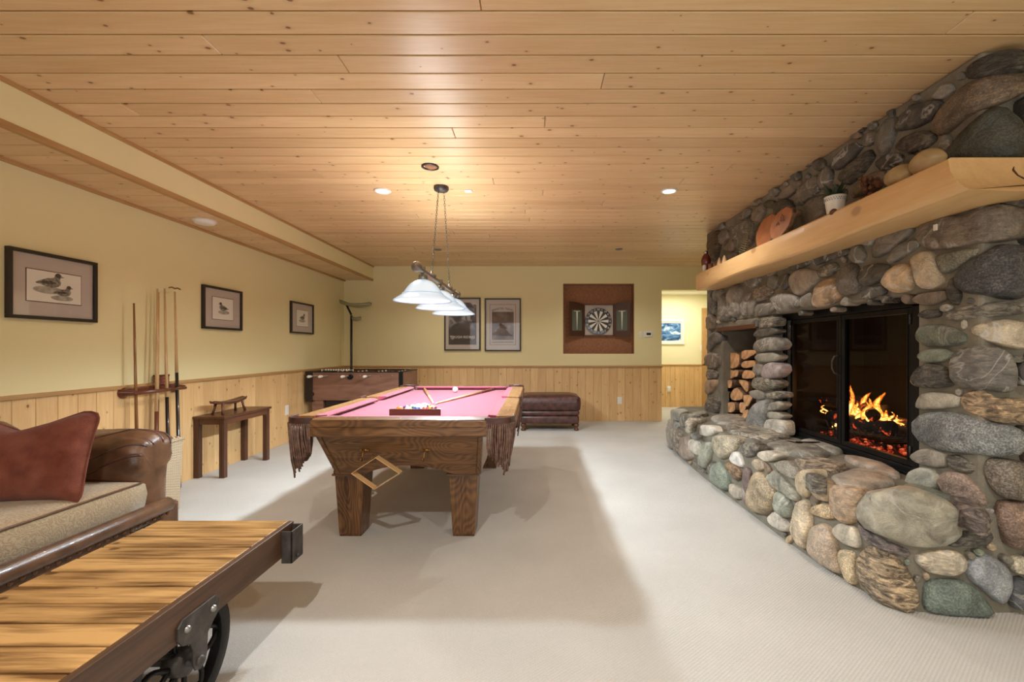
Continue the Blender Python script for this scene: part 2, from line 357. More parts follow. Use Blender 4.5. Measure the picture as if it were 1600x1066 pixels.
# wainscot boards
def boards(a, b, first, put, step=.132):
    mb = MB(); e = first
    while e > a: e -= step
    while e < b:
        lo, hi = max(a, e), min(b, e+step)
        if hi-lo > .01: put(mb, lo+.0012, hi-.0012)
        e += step
    return mb
struct('trim_2', boards(XL, DX0, .448, lambda m, a, b: m.box(a, b, YB-.014, YB, 0, RAIL-.028)), M['wains'], bevel=.002, seg=1)['label'] = 'knotty pine wainscot boards on the far wall'
struct('trim_3', boards(YN, YB-.014, 4.18, lambda m, a, b: m.box(XL, XL+.014, a, b, 0, RAIL-.028)), M['wainsL'], bevel=.002, seg=1)['label'] = 'knotty pine wainscot boards on the left wall'
struct('trim_4', MB().box(XL, DX0+.012, YB-.03, YB, RAIL-.028, RAIL), M['trimX'], bevel=.004)
struct('trim_5', MB().box(XL, XL+.03, YN, YB-.03, RAIL-.028, RAIL), M['trim'], bevel=.004)
# hall
struct('wall_hall', MB().box(DX0-.1, 4.2, 9.30, 9.42, 0, 2.4), M['hallwall'])
struct('wall_hall_left', MB().box(DX0-.12, DX0-.001, YB+.2, 9.3, 0, 2.4), M['hallwall'])
struct('wall_hall_right', MB().box(3.56, 3.68, YB, 9.3, 0, 2.4), M['hallwall'])
struct('ceiling_hall', MB().box(DX0-.12, 3.7, YB+.2, 9.42, 2.33, 2.40), M['white'])
struct('trim_6', boards(DX0, 3.56, 2.2, lambda m, a, b: m.box(a, b, 9.286, 9.3, 0, .862), .1), M['wains'], bevel=.002, seg=1)['label'] = 'pine wainscot boards in the hall'
struct('trim_7', MB().box(DX0, 3.56, 9.27, 9.3, .862, .885), M['trimX'])
struct('trim_8', MB().box(3.46, 3.56, 9.27, 9.3, 0, 2.05), M['trim'])

# ---------------------------------------------------------------- ceiling fittings
t = NT('lit_lamp_lens'); t.set(color=(1, 1, 1, 1), ecol=(1, .93, .82, 1), estr=9.0); M['lit'] = t.m
where = ['to the left of the pendant lamp chains', 'nearest the stone chimney', 'far left, beyond the pendant lamp', 'far right, above the dartboard side of the room', 'overhead near the sofa, out of the picture', 'overhead near the hearth, out of the picture']
for (x, y, e), wh in list(zip(CANS, where)):
    small = y > 6
    r = .05 if small else .072
    c = thing('ceiling_can_light', ('small dark recessed ceiling light ' if small else 'lit white recessed ceiling light ')+wh, 'ceiling light', (x, y, CEIL), 'recessed ceiling lights')
    obj('trim_ring', MB().lathe([(r*.72, -.002), (r*.78, -.012), (r, -.008), (r, 0), (r*.72, .0)], (x, y, CEIL), cap=False), M['white'] if not small else M['steel'], c, True)
    obj('lamp_lens', MB().lathe([(.0001, -.003), (r*.62, -.003), (r*.72, -.0005)], (x, y, CEIL), cap=False), M['lit'] if not small else M['blackpaint'], c, True)
c = thing('ceiling_can_light', 'unlit brown-lined recessed ceiling light in front of the pendant canopy', 'ceiling light', (-.794, 3.39, CEIL), 'recessed ceiling lights')
obj('trim_ring', MB().lathe([(.048, -.002), (.052, -.012), (.066, -.008), (.066, 0), (.048, 0)], (-.794, 3.39, CEIL), cap=False), M['blackpaint'], c, True)
obj('lamp_lens', MB().lathe([(.0001, -.012), (.03, -.012), (.05, -.002)], (-.785, 3.39, CEIL), cap=False), M['cork'], c, True)
c = thing('smoke_detector', 'round white smoke detector on the pine soffit underside', 'smoke detector', (-2.957, 4.01, SOFZ))
obj('housing', MB().lathe([(.085, 0), (.085, -.012), (.075, -.028), (.045, -.036), (.0001, -.036)], (-2.957, 4.01, SOFZ), cap=False), M['plastic'], c, True)
obj('mounting_ring', MB().ring((-2.957, 4.01, SOFZ-.004), .088, .006), M['white'], c, True)
tag(obj('ceiling_plate', MB().box(-.615, -.55, 3.88, 3.945, CEIL-.008, CEIL), M['white'], bevel=.003, loc=(-.58, 3.91, CEIL)), 'small square white plate on the ceiling beside the pendant canopy', 'plate')

# ---------------------------------------------------------------- wall plates
def plate(name, c, ax, w, h, label, cat, kind='outlet', group=None):
    t_ = thing(name, label, cat, c, group); x, y, z = c
    def bx(u0, u1, z0, z1, d0, d1):
        return MB().box(x+u0, x+u1, y-d1, y-d0, z+z0, z+z1) if ax == 'Y' else MB().box(x+d0, x+d1, y+u0, y+u1, z+z0, z+z1)
    obj('cover_plate', bx(-w/2, w/2, -h/2, h/2, 0, .006), M['plastic'], t_, bevel=.002)
    if kind == 'outlet':
        for s in (-1, 1): obj('socket', bx(-.016, .016, s*.025-.014, s*.025+.014, .006, .009), M['white'], t_, bevel=.002)
    elif kind == 'switch': obj('rocker', bx(-.012, .012, -.03, .03, .006, .011), M['white'], t_, bevel=.002)
    elif kind == 'thermo':
        obj('housing', bx(-w*.42, w*.42, -h*.42, h*.42, .006, .024), M['plastic'], t_, bevel=.004)
        obj('display', bx(-.036, .036, -.02, .018, .024, .026), M['blackpaint'], t_)
    elif kind == 'light': obj('night_light', bx(-.03, .03, -.045, .04, .006, .04), M['plastic'], t_, bevel=.01)
    return t_
plate('wall_outlet', (P(968, 626, 7.486).x, 7.486, P(968, 626, 7.486).z), 'Y', .075, .12, 'white wall outlet on the far pine wainscot right of the ottoman', 'outlet', group='wall outlets')
q = PX(448, 641, -3.186); plate('wall_outlet', (-3.186, q.y, q.z), 'X', .075, .125, 'white wall outlet on the left wainscot behind the pool table corner', 'outlet', group='wall outlets')
q = P(1045, 608, 9.286); plate('wall_outlet', (q.x, 9.286, q.z), 'Y', .08, .13, 'white plugged-in night light on the hall wainscot', 'outlet', 'light')
q = P(1013, 522, YB); plate('thermostat', (q.x, YB, q.z), 'Y', .15, .115, 'white thermostat with dark display between dartboard niche and doorway', 'thermostat', 'thermo')
q = P(1000.5, 523, YB); plate('light_switch', (q.x, YB, q.z), 'Y', .045, .11, 'narrow cream wall plate immediately left of the thermostat', 'switch', 'switch')
q = P(1097, 544, 9.30); plate('light_switch', (q.x, 9.30, q.z), 'Y', .075, .12, 'cream light switch on the hall wall', 'switch', 'switch')

# ---------------------------------------------------------------- pictures
def rect_frame(mb, a, b, z0, z1, w, d0, d1, f):
    """frame bars in wall coordinates; f(u,z,d)->point"""
    for (u0, u1, v0, v1) in ((a, b, z0, z0+w), (a, b, z1-w, z1), (a, a+w, z0+w, z1-w), (b-w, b, z0+w, z1-w)):
        vs = [f(u, v, d) for u in (u0, u1) for d in (d0, d1) for v in (v0, v1)]
        mb.add(vs, [(0, 1, 3, 2), (4, 6, 7, 5), (0, 4, 5, 1), (2, 3, 7, 6), (0, 2, 6, 4), (1, 5, 7, 3)])
    return mb
def pane(mb, a, b, z0, z1, d, f): return mb.add([f(a, z0, d), f(b, z0, d), f(b, z1, d), f(a, z1, d)], [(0, 1, 2, 3)])
def quad(mb, a, b, z0, z1, d, f, th=.002):
    vs = [f(u, v, e) for u in (a, b) for e in (d-th, d) for v in (z0, z1)]
    return mb.add(vs, [(0, 1, 3, 2), (4, 6, 7, 5), (0, 4, 5, 1), (2, 3, 7, 6), (0, 2, 6, 4), (1, 5, 7, 3)])
fL = lambda u, z, d: (XL+d, u, z)
DUCK = [(-.9, .02), (-.72, .12), (-.5, .22), (-.2, .36), (.1, .40), (.22, .46), (.26, .62), (.36, .74), (.52, .76), (.64, .68), (.68, .60), (.86, .52), (.70, .50), (.60, .46), (.56, .34), (.64, .18), (.60, -.02), (.42, -.16), (.1, -.24), (-.3, -.2), (-.6, -.06), (-.88, -.04)]
def duck(parent, cu, cz, s, d, flip=1, head=True):
    pt = lambda x, y, e=0: fL(cu+x*s*flip, cz+y*s, d+e)
    obj('duck_drawing', MB().prism([pt(*p) for p in DUCK], (.0006, 0, 0)), M['ink'], parent)
    obj('duck_head', MB().prism([pt(.44+.17*math.cos(a), .60+.15*math.sin(a), .0008) for a in [2*PI*i/12 for i in range(12)]], (.0006, 0, 0)).prism([pt(*p, .0008) for p in [(-.75, .04), (-.4, .16), (0, .2), (.3, .1), (.1, .0), (-.3, -.02)]], (.0006, 0, 0)), M['inkdark'], parent)
    obj('duck_ground', MB().prism([pt(-.1+.95*math.cos(a), -.42+.24*math.sin(a), -.0004) for a in [2*PI*i/20 for i in range(20)]], (.0006, 0, 0)), M['inklight'], parent)
def wall_picture(y0, y1, z0, z1, label, fw, ducks, prw, prh):
    t_ = thing('framed_picture', label, 'picture', (XL, (y0+y1)/2, z0), 'duck prints on the left wall')
    obj('frame', rect_frame(MB(), y0, y1, z0, z1, fw, 0, .03, fL), M['blackpaint'], t_, bevel=.002)
    obj('mat_board', quad(MB(), y0+fw, y1-fw, z0+fw, z1-fw, .012, fL), M['mat'], t_)
    cu, cz = (y0+y1)/2, (z0+z1)/2
    obj('mat_edge', quad(MB(), cu-prw/2-.005, cu+prw/2+.005, cz-prh/2-.005, cz+prh/2+.005, .0135, fL), M['walnut'], t_)
    pr = obj('print', quad(MB(), cu-prw/2, cu+prw/2, cz-prh/2, cz+prh/2, .015, fL), M['paper'], t_)
    for (du, dz, s, fl) in ducks: duck(pr, cu+du, cz+dz, s, .0165, fl)
    obj('glass', pane(MB(), y0+fw, y1-fw, z0+fw, z1-fw, .024, fL), M['glass'], t_)
wall_picture(2.70, 3.25, 1.398, 1.832, 'large framed print of two ducks, nearest the sofa on the left wall', .022, [(-.03, .02, .10, 1), (.05, -.035, .075, 1)], .335, .20)
wall_picture(4.29, 4.86, 1.404, 1.828, 'framed print of one duck above the side table', .022, [(0, .0, .085, -1)], .30, .22)
wall_picture(5.84, 6.43, 1.415, 1.836, 'framed print of a dark-headed duck, farthest along the left wall', .022, [(0, .0, .085, 1)], .30, .22)

fB = lambda u, z, d: (u, YB-d, z)
def rotY(x, z, d): return Matrix(((1, 0, 0, x), (0, 0, 1, YB-d), (0, 1, 0, z), (0, 0, 0, 1)))  # text facing -Y
def rotT(x, z, d):
    return Matrix.Translation((x, YB-d, z)) @ Matrix.Rotation(PI/2, 4, 'X')
def poster(px0, px1, py0, py1, label, kind):
    a, b = P(px0, py1, YB), P(px1, py0, YB); x0, x1, z0, z1 = a.x, b.x, a.z, b.z
    t_ = thing('framed_poster', label, 'poster', ((x0+x1)/2, YB, z0), 'posters on the far wall')
    obj('frame', rect_frame(MB(), x0, x1, z0, z1, .022, 0, .028, fB), M['blackpaint'], t_, bevel=.002)
    obj('mat_board', quad(MB(), x0+.022, x1-.022, z0+.022, z1-.022, .010, fB), M['mat'], t_)
    cx = (x0+x1)/2; w = x1-x0; h = z1-z0
    if kind == 0:
        t = NT('dark_rodeo_photo'); nz = t.n('TexNoise', {'Vector': t.n('TexCoord').outputs['Object'], 'Scale': 7.0, 'Detail': 6, 'Distortion': 1.2}).outputs[0]
        zz = t.n('SeparateXYZ', {0: t.n('TexCoord').outputs['Object']}).outputs[2]
        f = t.math('MULTIPLY', t.math('MULTIPLY_ADD', zz, 3.0, -1.0, clamp=True), 1.0)
        c = t.mix(f, lin(62, 54, 52), t.ramp(nz, [(.40, lin(70, 64, 66)), (.55, lin(120, 118, 124)), (.62, lin(196, 190, 188))]))
        t.set(color=c, rough=.7)
        pr = obj('print', quad(MB(), x0+.07, x1-.07, z0+.10, z1-.08, .013, fB), t.m, t_)
        obj('title', MB().text('TOUGH RIDING', .058, rotT(cx, z0+.225, .0145)), M['paper'], pr)
        for s in (-1, 1): obj('emblem', MB().ring((cx+s*.165, YB-.0145, z0+.215), .026, .0035, 'Y', 16, 4).ring((cx+s*.165, YB-.0145, z0+.215), .012, .003, 'Y', 12, 4), M['mat'], pr)
    else:
        obj('inner_border', rect_frame(MB(), x0+.085, x1-.085, z0+.105, z1-.10, .006, .010, .0125, fB), M['walnut'], t_)
        t = NT('sepia_mountain_photo'); co = t.n('TexCoord').outputs['Object']; nz = t.n('TexNoise', {'Vector': co, 'Scale': 6.0, 'Detail': 5}).outputs[0]
        t.set(color=t.ramp(nz, [(.35, lin(78, 62, 56)), (.6, lin(118, 100, 92)), (.75, lin(168, 150, 140))]), rough=.7)
        pr = obj('print', quad(MB(), x0+.12, x1-.12, z0+.19, z1-.225, .013, fB), t.m, t_)
        for i, ch in enumerate('BREWSTER TRAVEL'):
            a_ = (i-7)/7*.42
            M_ = Matrix.Translation((cx+.42*math.sin(a_), YB-.0145, z1-.205+.42*(math.cos(a_)-1)+.035)) @ Matrix.Rotation(PI/2, 4, 'X') @ Matrix.Rotation(-a_, 4, 'Z')
            if i == 0: mbt = MB()
            if ch != ' ': mbt.text(ch, .045, M_)
        obj('title', mbt, M['inkdark'], t_)
        obj('caption', MB().text('CANADIAN PACIFIC', .040, rotT(cx, z0+.150, .0145)), M['inkdark'], t_)
    obj('glass', pane(MB(), x0+.022, x1-.022, z0+.022, z1-.022, .022, fB), M['glass'], t_)
poster(694.5, 751, 465.5, 548, 'black-framed dark poster half hidden behind the pendant lamps', 0)
poster(757.5, 814, 466.5, 549, 'black-framed cream poster with arched title, right of the other poster', 1)
# hall picture
t_ = thing('hall_picture', 'blue snowy landscape picture with pale frame in the hall', 'picture', (2.7, 9.3, 1.31))
fH = lambda u, z, d: (u, 9.3-d, z)
obj('frame', rect_frame(MB(), 2.30, 3.095, 1.30, 1.815, .045, 0, .03, fH), M['white'], t_, bevel=.003)
t = NT('blue_winter_print'); co = t.n('TexCoord').outputs['Object']; zz = t.n('SeparateXYZ', {0: co}).outputs[2]
nz = t.n('TexNoise', {'Vector': t.n('Mapping', {'Vector': co, 'Scale': (4, 1, 9)}).outputs[0], 'Scale': 1.3, 'Detail': 5, 'Distortion': 1.0}).outputs[0]
t.set(color=t.ramp(nz, [(.36, lin(36, 66, 104)), (.48, lin(70, 116, 168)), (.56, lin(120, 164, 205)), (.62, lin(215, 226, 232))]), rough=.6)
obj('print', quad(MB(), 2.345, 3.05, 1.345, 1.77, .012, fH), t.m, t_)
obj('print_border', rect_frame(MB(), 2.345, 3.05, 1.345, 1.77, .03, .012, .014, fH), M['paper'], t_)

# ---------------------------------------------------------------- dartboard cabinet
YD = YB+.13
sc = YD/F
def D(x, y, d=0): 
    q = P(x, y, YD-d); return q.x, q.z
cx, cz = D(935, 502, .05)
t_ = thing('dartboard_cabinet', 'open dartboard cabinet with scoreboard doors in the brown wall niche', 'dartboard', (cx, YD, cz-.3))
x0, zt = D(913, 476); x1, zb = D(958, 525)
obj('cabinet_box', MB().box(x0, x1, YD-.02, YD, zb, zt).box(x0, x1, YD-.05, YD-.02, zt-.015, zt).box(x0, x1, YD-.05, YD-.02, zb, zb+.015), M['walnut'], t_, bevel=.002)
obj('backboard', MB().box(x0+.01, x1-.01, YD-.024, YD-.02, zb+.015, zt-.015), M['mat'], t_)
R = .2255
bd = obj('dartboard', MB().lathe([(.0001, -.026), (R, -.026), (R, -.0), (.0001, 0)], (cx, YD-.024, cz), 'Y', 48, cap=False), M['cueblack'], t_)
mbw = MB(); mbb = MB()
for i in range(20):
    a0, a1 = PI/2+(i-.5)*PI/10, PI/2+(i+.5)*PI/10
    seg = [Vector((cx+r*math.cos(a), YD-.0505, cz+r*math.sin(a))) for r, a in ((.016, a0), (.170, a0), (.172, (a0+a1)/2), (.170, a1), (.016, a1))]
    (mbb if i % 2 == 0 else mbw).prism(seg, (0, -.002, 0))
obj('cream_segments', mbw, M['paper'], bd); obj('black_segments', mbb, M['blackpaint'], bd)
mbn = MB()
for i, n in enumerate([20, 1, 18, 4, 13, 6, 10, 15, 2, 17, 3, 19, 7, 16, 8, 11, 14, 9, 12, 5]):
    a = -i*PI/10
    mbn.text(str(n), .046, Matrix.Translation((cx-.198*math.sin(a), YD-.052, cz+.198*math.cos(a))) @ Matrix.Rotation(PI/2, 4, 'X'))
obj('numbers', mbn, M['paper'], bd)
obj('bullseye', MB().ring((cx, YD-.053, cz), .012, .004, 'Y', 16, 6), M['steel'], bd, True)
M['slate'] = plain('green_scoreboard', lin(92, 100, 84), .6); M['doorwood'] = plain('dark_cabinet_wood', lin(74, 44, 30), .4)
for s, xin, xout in ((-1, x0, D(889.5, 470, .12)[0]), (1, x1, D(984.5, 470, .12)[0])):
    zt2, zb2 = zt, zb
    yo = YD-.14; yi = YD-.04
    zo_t = D(0, 467, .14)[1]; zo_b = D(0, 526, .14)[1]
    def q(u, z, e=0): return Vector((xin+(xout-xin)*u, yi+(yo-yi)*u-e, z))
    zt2 = zt+.03; zb2 = zb-.005
    d = obj('door', MB().prism([q(0, zt2-.03), q(.5, zt2), q(1, zt2+.015), q(1, zb2), q(0, zb2)], (0, .015, 0)), M['doorwood'], t_, bevel=.002)
    obj('scoreboard', MB().prism([q(.18, zt2-.13, .001), q(.82, zt2-.13, .001), q(.82, zb2+.09, .001), q(.18, zb2+.09, .001)], (0, -.003, 0)), M['slate'], d)
    obj('dart_flight', MB().prism([q(.45, zt2-.15, .006), q(.55, zt2-.15, .006), q(.54, zt2-.24, .006), q(.51, zb2+.11, .006), q(.49, zb2+.11, .006), q(.46, zt2-.24, .006)], (0, -.004, 0)).prism([q(.3, zt2-.145, .006), q(.7, zt2-.145, .006), q(.7, zt2-.155, .006), q(.3, zt2-.155, .006)], (0, -.004, 0)), M['paper'], d)

# ================================================================ POOL TABLE
TX, TY0, TY1, TZ = -.79, 2.58, 4.97, .80
HW = .665; TYc = (TY0+TY1)/2; HL = (TY1-TY0)/2
pt = thing('pool_table', 'oak pool table with rose cloth and fringed leather pockets', 'pool table', (TX, TYc, 0))
BZ = .765
def rect(hw, hl, ch, notch=0):
    pts = [(hw-ch, -hl), (hw, -hl+ch)]
    if notch: pts += [(hw, -notch), (hw-.03, -notch*.6), (hw-.03, notch*.6), (hw, notch)]
    pts += [(hw, hl-ch), (hw-ch, hl), (-hw+ch, hl), (-hw, hl-ch)]
    if notch: pts += [(-hw, notch), (-hw+.03, notch*.6), (-hw+.03, -notch*.6), (-hw, -notch)]
    pts += [(-hw, -hl+ch), (-hw+ch, -hl)]
    return pts
obj('playing_surface', MB().prism([(TX+x, TYc+y, BZ-.04) for x, y in rect(HW-.10, HL-.10, .075, .055)], (0, 0, .04)), M['cloth'], pt)
# rails: wood section swept; (outward offset, z)
CH = .155
def rail(p0, p1, outn, name_m, mitre=.0):
    p0, p1 = Vector((*p0, 0)), Vector((*p1, 0)); n = Vector((*outn, 0)); d = (p1-p0).normalized()
    sec = [(0, .705), (0, .745), (-.006, .750), (.0, .758), (.0, .792), (-.006, .800), (-.112, .802), (-.112, .70), (-.01, .70)]
    r0 = [p0+n*a+Vector((0, 0, z)) for a, z in sec]; r1 = [p1+n*a+Vector((0, 0, z)) for a, z in sec]
    r = obj('rail', MB().loft([r0, r1]), name_m, pt, bevel=.002)
    cs = [(-.108, .803), (-.165, .800), (-.168, .790), (-.130, .768), (-.108, .768)]
    k = .045
    c0 = [p0+n*a+Vector((0, 0, z))+d*max(0, (-a-.108))*.8 for a, z in cs]; c1 = [p1+n*a+Vector((0, 0, z))-d*max(0, (-a-.108))*.8 for a, z in cs]
    obj('cushion', MB().loft([c0, c1]), M['cloth'], r, bevel=.003)
    for j in (1, 2, 3):
        q = p0+(p1-p0)*j/4+n*(-.055)+Vector((0, 0, .8025))
        obj('sight', MB().lathe([(.005, 0), (.0001, .0008)], q, n=10, cap=False), M['paper'], r)
    return r
x0, x1 = TX-HW, TX+HW
rail((x0+CH, TY0), (x1-CH, TY0), (0, -1), M['oak']); rail((x0+CH, TY1), (x1-CH, TY1), (0, 1), M['oak'])
for X, n in ((x0, (-1, 0)), (x1, (1, 0))):
    rail((X, TY0+CH), (X, TYc-.06), n, M['oakY']); rail((X, TYc+.06), (X, TY1-CH), n, M['oakY'])
def pocket(cxp, cyp, path, out):
    """leather iron along path (list of xy), fringe hanging below, basket"""
    pts = [Vector((a, b, 0)) for a, b in path]
    fine = []
    for i in range(len(pts)-1):
        p_, a, b, n_ = pts[max(i-1, 0)], pts[i], pts[i+1], pts[min(i+2, len(pts)-1)]
        for k in range(6):
            u = k/6; fine.append(.5*((2*a)+(-p_+b)*u+(2*p_-5*a+4*b-n_)*u*u+(-p_+3*a-3*b+n_)*u**3))
    fine.append(pts[-1])
    pk = obj('pocket', MB().loft([[p+Vector((0, 0, z)) for z in (.772, .812)]+[p-Vector((*out, 0))*.014+Vector((0, 0, z)) for z in (.812, .772)] for p in fine]), M['darkleather'], pt, bevel=.004)
    m = MB(); rr = random.Random(int(cxp*100+cyp*10))
    L = sum((fine[i+1]-fine[i]).length for i in range(len(fine)-1)); n = int(L/.0105)
    for i in range(n):
        t0 = (i+.5)/n*(len(fine)-1); a = fine[int(t0)].lerp(fine[min(int(t0)+1, len(fine)-1)], t0 % 1)
        u = abs((i+.5)/n-.5)*2; ln = .16+.12*(1-u)+rr.uniform(-.02, .02)
        o = Vector((*out, 0)); path_ = [a+Vector((0, 0, .778))+o*.002]
        for s in (.35, .7, 1): path_.append(a+o*(.004-.02*s)+(Vector((cxp, cyp, 0))-a)*(.28*s*s)+Vector((rr.uniform(-.004, .004), rr.uniform(-.004, .004), .775-ln*s*1.08)))
        m.tube(path_, [.0040, .0044, .0040, .0050], 5)
    obj('fringe', m, M['leatherfine'], pk, True)
    obj('pocket_cup', MB().lathe([(.058, .760), (.060, .66), (.05, .58), (.030, .545), (.0001, .54)], (cxp, cyp, 0), n=16, cap=False), M['void'] if False else M['darkleather'], pk, True)
for sx in (-1, 1):
    for sy in (-1, 1):
        X = TX+sx*HW; Y = TYc+sy*HL
        pocket(X-sx*.075, Y-sy*.075, [(X-sx*(CH+.004), Y), (X-sx*.09, Y+sy*.004), (X-sx*.025, Y-sy*.022), (X+sx*.004, Y-sy*.09), (X, Y-sy*(CH+.004))], (sx*.707, sy*.707))
    X = TX+sx*HW
    pocket(X-sx*.055, TYc, [(X, TYc-.064), (X+sx*.012, TYc-.03), (X+sx*.014, TYc), (X+sx*.012, TYc+.03), (X, TYc+.064)], (sx, 0))
# tapering cabinet
TOPZ, BOTZ = .70, .425
def cab(u, z):   # half extents at height
    k = (z-BOTZ)/(TOPZ-BOTZ); return .445+(.48-.445)*k, (HL-.22)+((HL-.03)-(HL-.22))*k
def arch(z0, z1, n=18):
    return [(-1, z1)] + [(-1, z0), (-.62, z0)] + [(-.62+1.24*i/n, z0+.065*math.sin(PI*i/n)**.8) for i in range(1, n)] + [(.62, z0), (1, z0), (1, z1)]
for s in (-1, 1):
    pts = []
    for u, z in arch(BOTZ, TOPZ):
        hx, hy = cab(u, z); pts.append((TX+u*hx, TYc+s*hy, z))
    fp = obj('end_panel', MB().prism(pts, (0, -s*.03, 0)), M['oak'], pt, bevel=.002)
    for e in (-1, 1):
        q = [(TX+e*(cab(0, z)[0]+o), TYc+s*(cab(0, z)[1]+.006), z) for z, o in ((BOTZ, -.02), (BOTZ, .006), (TOPZ, .006), (TOPZ, -.02))]
        obj('corner_strip', MB().prism(q, (0, -s*.05, 0)), M['oakZ'], pt, bevel=.002)
    if s == -1:
        for xx in (-1.018, -.654):
            hx, hy = cab(0, .60); y = TYc-hy-.006
            hk = MB().tube([(xx-.0, y+.006, .605), (xx, y-.016, .60), (xx-.004, y-.022, .575), (xx-.004, y-.03, .545), (xx-.004, y-.045, .548), (xx-.004, y-.05, .565)], .0035, 8)
            hk.tube([(xx-.018, y, .606), (xx+.022, y-.006, .606)], .005, 8).ball((xx+.024, y-.008, .606), .007, 8).ball((xx-.02, y-.002, .606), .007, 8)
            obj('hook', hk, M['brass'], fp, True)
for s in (-1, 1):
    pts = []
    for u, z in arch(BOTZ, TOPZ):
        hx, hy = cab(u, z); pts.append((TX+s*hx, TYc+u*hy, z))
    obj('side_panel', MB().prism(pts, (-s*.03, 0, 0)), M['oakY'], pt, bevel=.002)
for lx in (-1.19, -.46):
    for s in (-1, 1):
        ly = TYc+s*(TYc-2.955)
        lg = obj('leg', MB().frustum((lx, ly), .135, .135, .0, (lx, ly), .142, .142, .012).frustum((lx, ly), .142, .142, .012, (lx, ly), .182, .182, .40), M['oakZ'], pt, bevel=.004)
        obj('leg_cap', MB().box(lx-.105, lx+.105, ly-.105, ly+.105, .398, .412).box(lx-.098, lx+.098, ly-.098, ly+.098, .412, .432), M['oak'], lg, bevel=.004)

# balls, racks, cues on the table
RB = .0286
tag(obj('cue_ball', MB().ball((-.81, 4.55, BZ+RB), RB, 20), M['paper'], smooth=True, loc=(-.81, 4.55, BZ)), 'white cue ball alone on the rose cloth', 'ball')
rb_x, rb_y = -.795, 2.965
t_ = thing('triangle_rack', 'dark wooden triangle rack around the balls on the cloth', 'ball rack', (rb_x, rb_y, BZ))
hw = .172; hh = hw*math.sqrt(3)
tri = [Vector((rb_x-hw, rb_y, BZ)), Vector((rb_x+hw, rb_y, BZ)), Vector((rb_x, rb_y+hh, BZ))]; cen = sum(tri, Vector())/3
inn = [cen+(p-cen)*.86 for p in tri]
for i in range(3):
    j = (i+1) % 3; obj('rack_side', MB().prism([tri[i], tri[j], inn[j], inn[i]], (0, 0, .046)), M['cuedark'] if i == 0 else M['walnut'], t_, bevel=.003)
def ball_mat(nm, col, stripe):
    if not stripe: return plain(nm, col, .12, coat=.5)
    t = NT(nm); z = t.n('SeparateXYZ', {0: t.n('TexCoord').outputs['Object']}).outputs[2]
    m_ = t.math('LESS_THAN', t.math('ABSOLUTE', z), .015); t.set(color=t.mix(m_, lin(235, 230, 215), (*col[:3], 1)), rough=.12, coat=.5); return t.m
cols = {'orange': lin(226, 112, 40), 'yellow': lin(226, 180, 60), 'blue': lin(52, 72, 150), 'maroon': lin(112, 30, 44), 'red': lin(184, 50, 50), 'green': lin(50, 104, 80), 'purple': lin(82, 54, 120), 'black': lin(22, 22, 26)}
order = [('orange', 0), ('yellow', 1), ('blue', 0), ('red', 0), ('maroon', 0), ('purple', 0), ('green', 0), ('blue', 1), ('yellow', 0), ('green', 1), ('red', 1), ('black', 0), ('orange', 1), ('purple', 1), ('maroon', 1)]
k = 0; rr = random.Random(5)
for row in range(5):
    for i in range(5-row):
        cn, st = order[k]; k += 1
        x = rb_x+(i-(4-row)/2)*(2*RB+.001); y = rb_y+.049+row*RB*1.742
        lab = ('striped white and %s' % cn if st else 'solid %s' % cn)+' pool ball in the triangle rack'+(', front row' if row == 0 else '')
        o = obj('pool_ball', MB().ball((0, 0, 0), RB, 16), ball_mat('%s_%s' % (cn, 'stripe' if st else 'ball'), cols[cn], st), smooth=True)
        o.location = (x, y, BZ+RB); o.rotation_euler = (rr.uniform(.3, 1.3), rr.uniform(-1, 1), 0); BASE[o] = Vector(o.location)
        tag(o, lab, 'ball', 'pool balls in the rack')
def cue(a, b, label, mats, loc=None, bridge=False, group=None, rt=.0062, rbutt=.0145, bf=.28):
    a, b = Vector(a), Vector(b)   # a butt, b tip
    t_ = thing('pool_cue' if not bridge else 'cue_bridge', label, 'pool cue' if not bridge else 'bridge stick', a, group)
    L = lambda u: a.lerp(b, u)
    obj('butt', MB().tube([L(0), L(.01), L(bf)], [rbutt*.8, rbutt, rbutt*.88], 12), mats[0], t_, True)
    obj('shaft', MB().tube([L(bf+.001), L(max(.6, bf+.1)), L(.985)], [rbutt*.88, rbutt*.7, rt], 12), mats[1], t_, True)
    obj('tip', MB().tube([L(.985), L(.993)], [rt, rt], 10), M['paper'], t_, True)
    if bridge: obj('bridge_head', MB().tube([b+Vector((.0, -.06, 0)), b+Vector((0, -.03, .008)), b, b+Vector((0, .03, .008)), b+Vector((0, .06, 0))], .006, 8), M['brass'], t_, True)
    return t_
a = Vector((-.44, 4.80, BZ+.016)); b = Vector((-.795, 3.565, BZ+.007))
cue(a, b, 'pool cue with red butt lying on the cloth toward the right rail', (M['cuedark'], M['cue']), group='cues lying on the table')
a = Vector((-1.185, 4.80, BZ+.016)); b = Vector((-.815, 3.59, BZ+.007))
cue(a, b, 'pool cue with tan butt lying on the cloth toward the left far pocket', (M['cuebrown'], M['cue']), group='cues lying on the table')
# diamond rack on the hook
t_ = thing('diamond_rack', 'pale wooden diamond ball rack hanging from the table front hook', 'ball rack', (-.936, 2.63, .574))
dp = [Vector((-.936, 2.625, .572)), Vector((-.785, 2.60, .484)), Vector((-.936, 2.605, .388)), Vector((-1.083, 2.63, .476))]
cen = sum(dp, Vector())/4; ip = [cen+(p-cen)*.95 for p in dp]
for i in range(4):
    j = (i+1) % 4; obj('rack_side', MB().prism([dp[i], dp[j], ip[j], ip[i]], (.004, .045, .004)), M['cue'], t_, bevel=.002)
obj('hanging_loop', MB().ring((-.950, 2.622, .578), .014, .0022, 'X', 14, 5), M['brass'], t_, True)

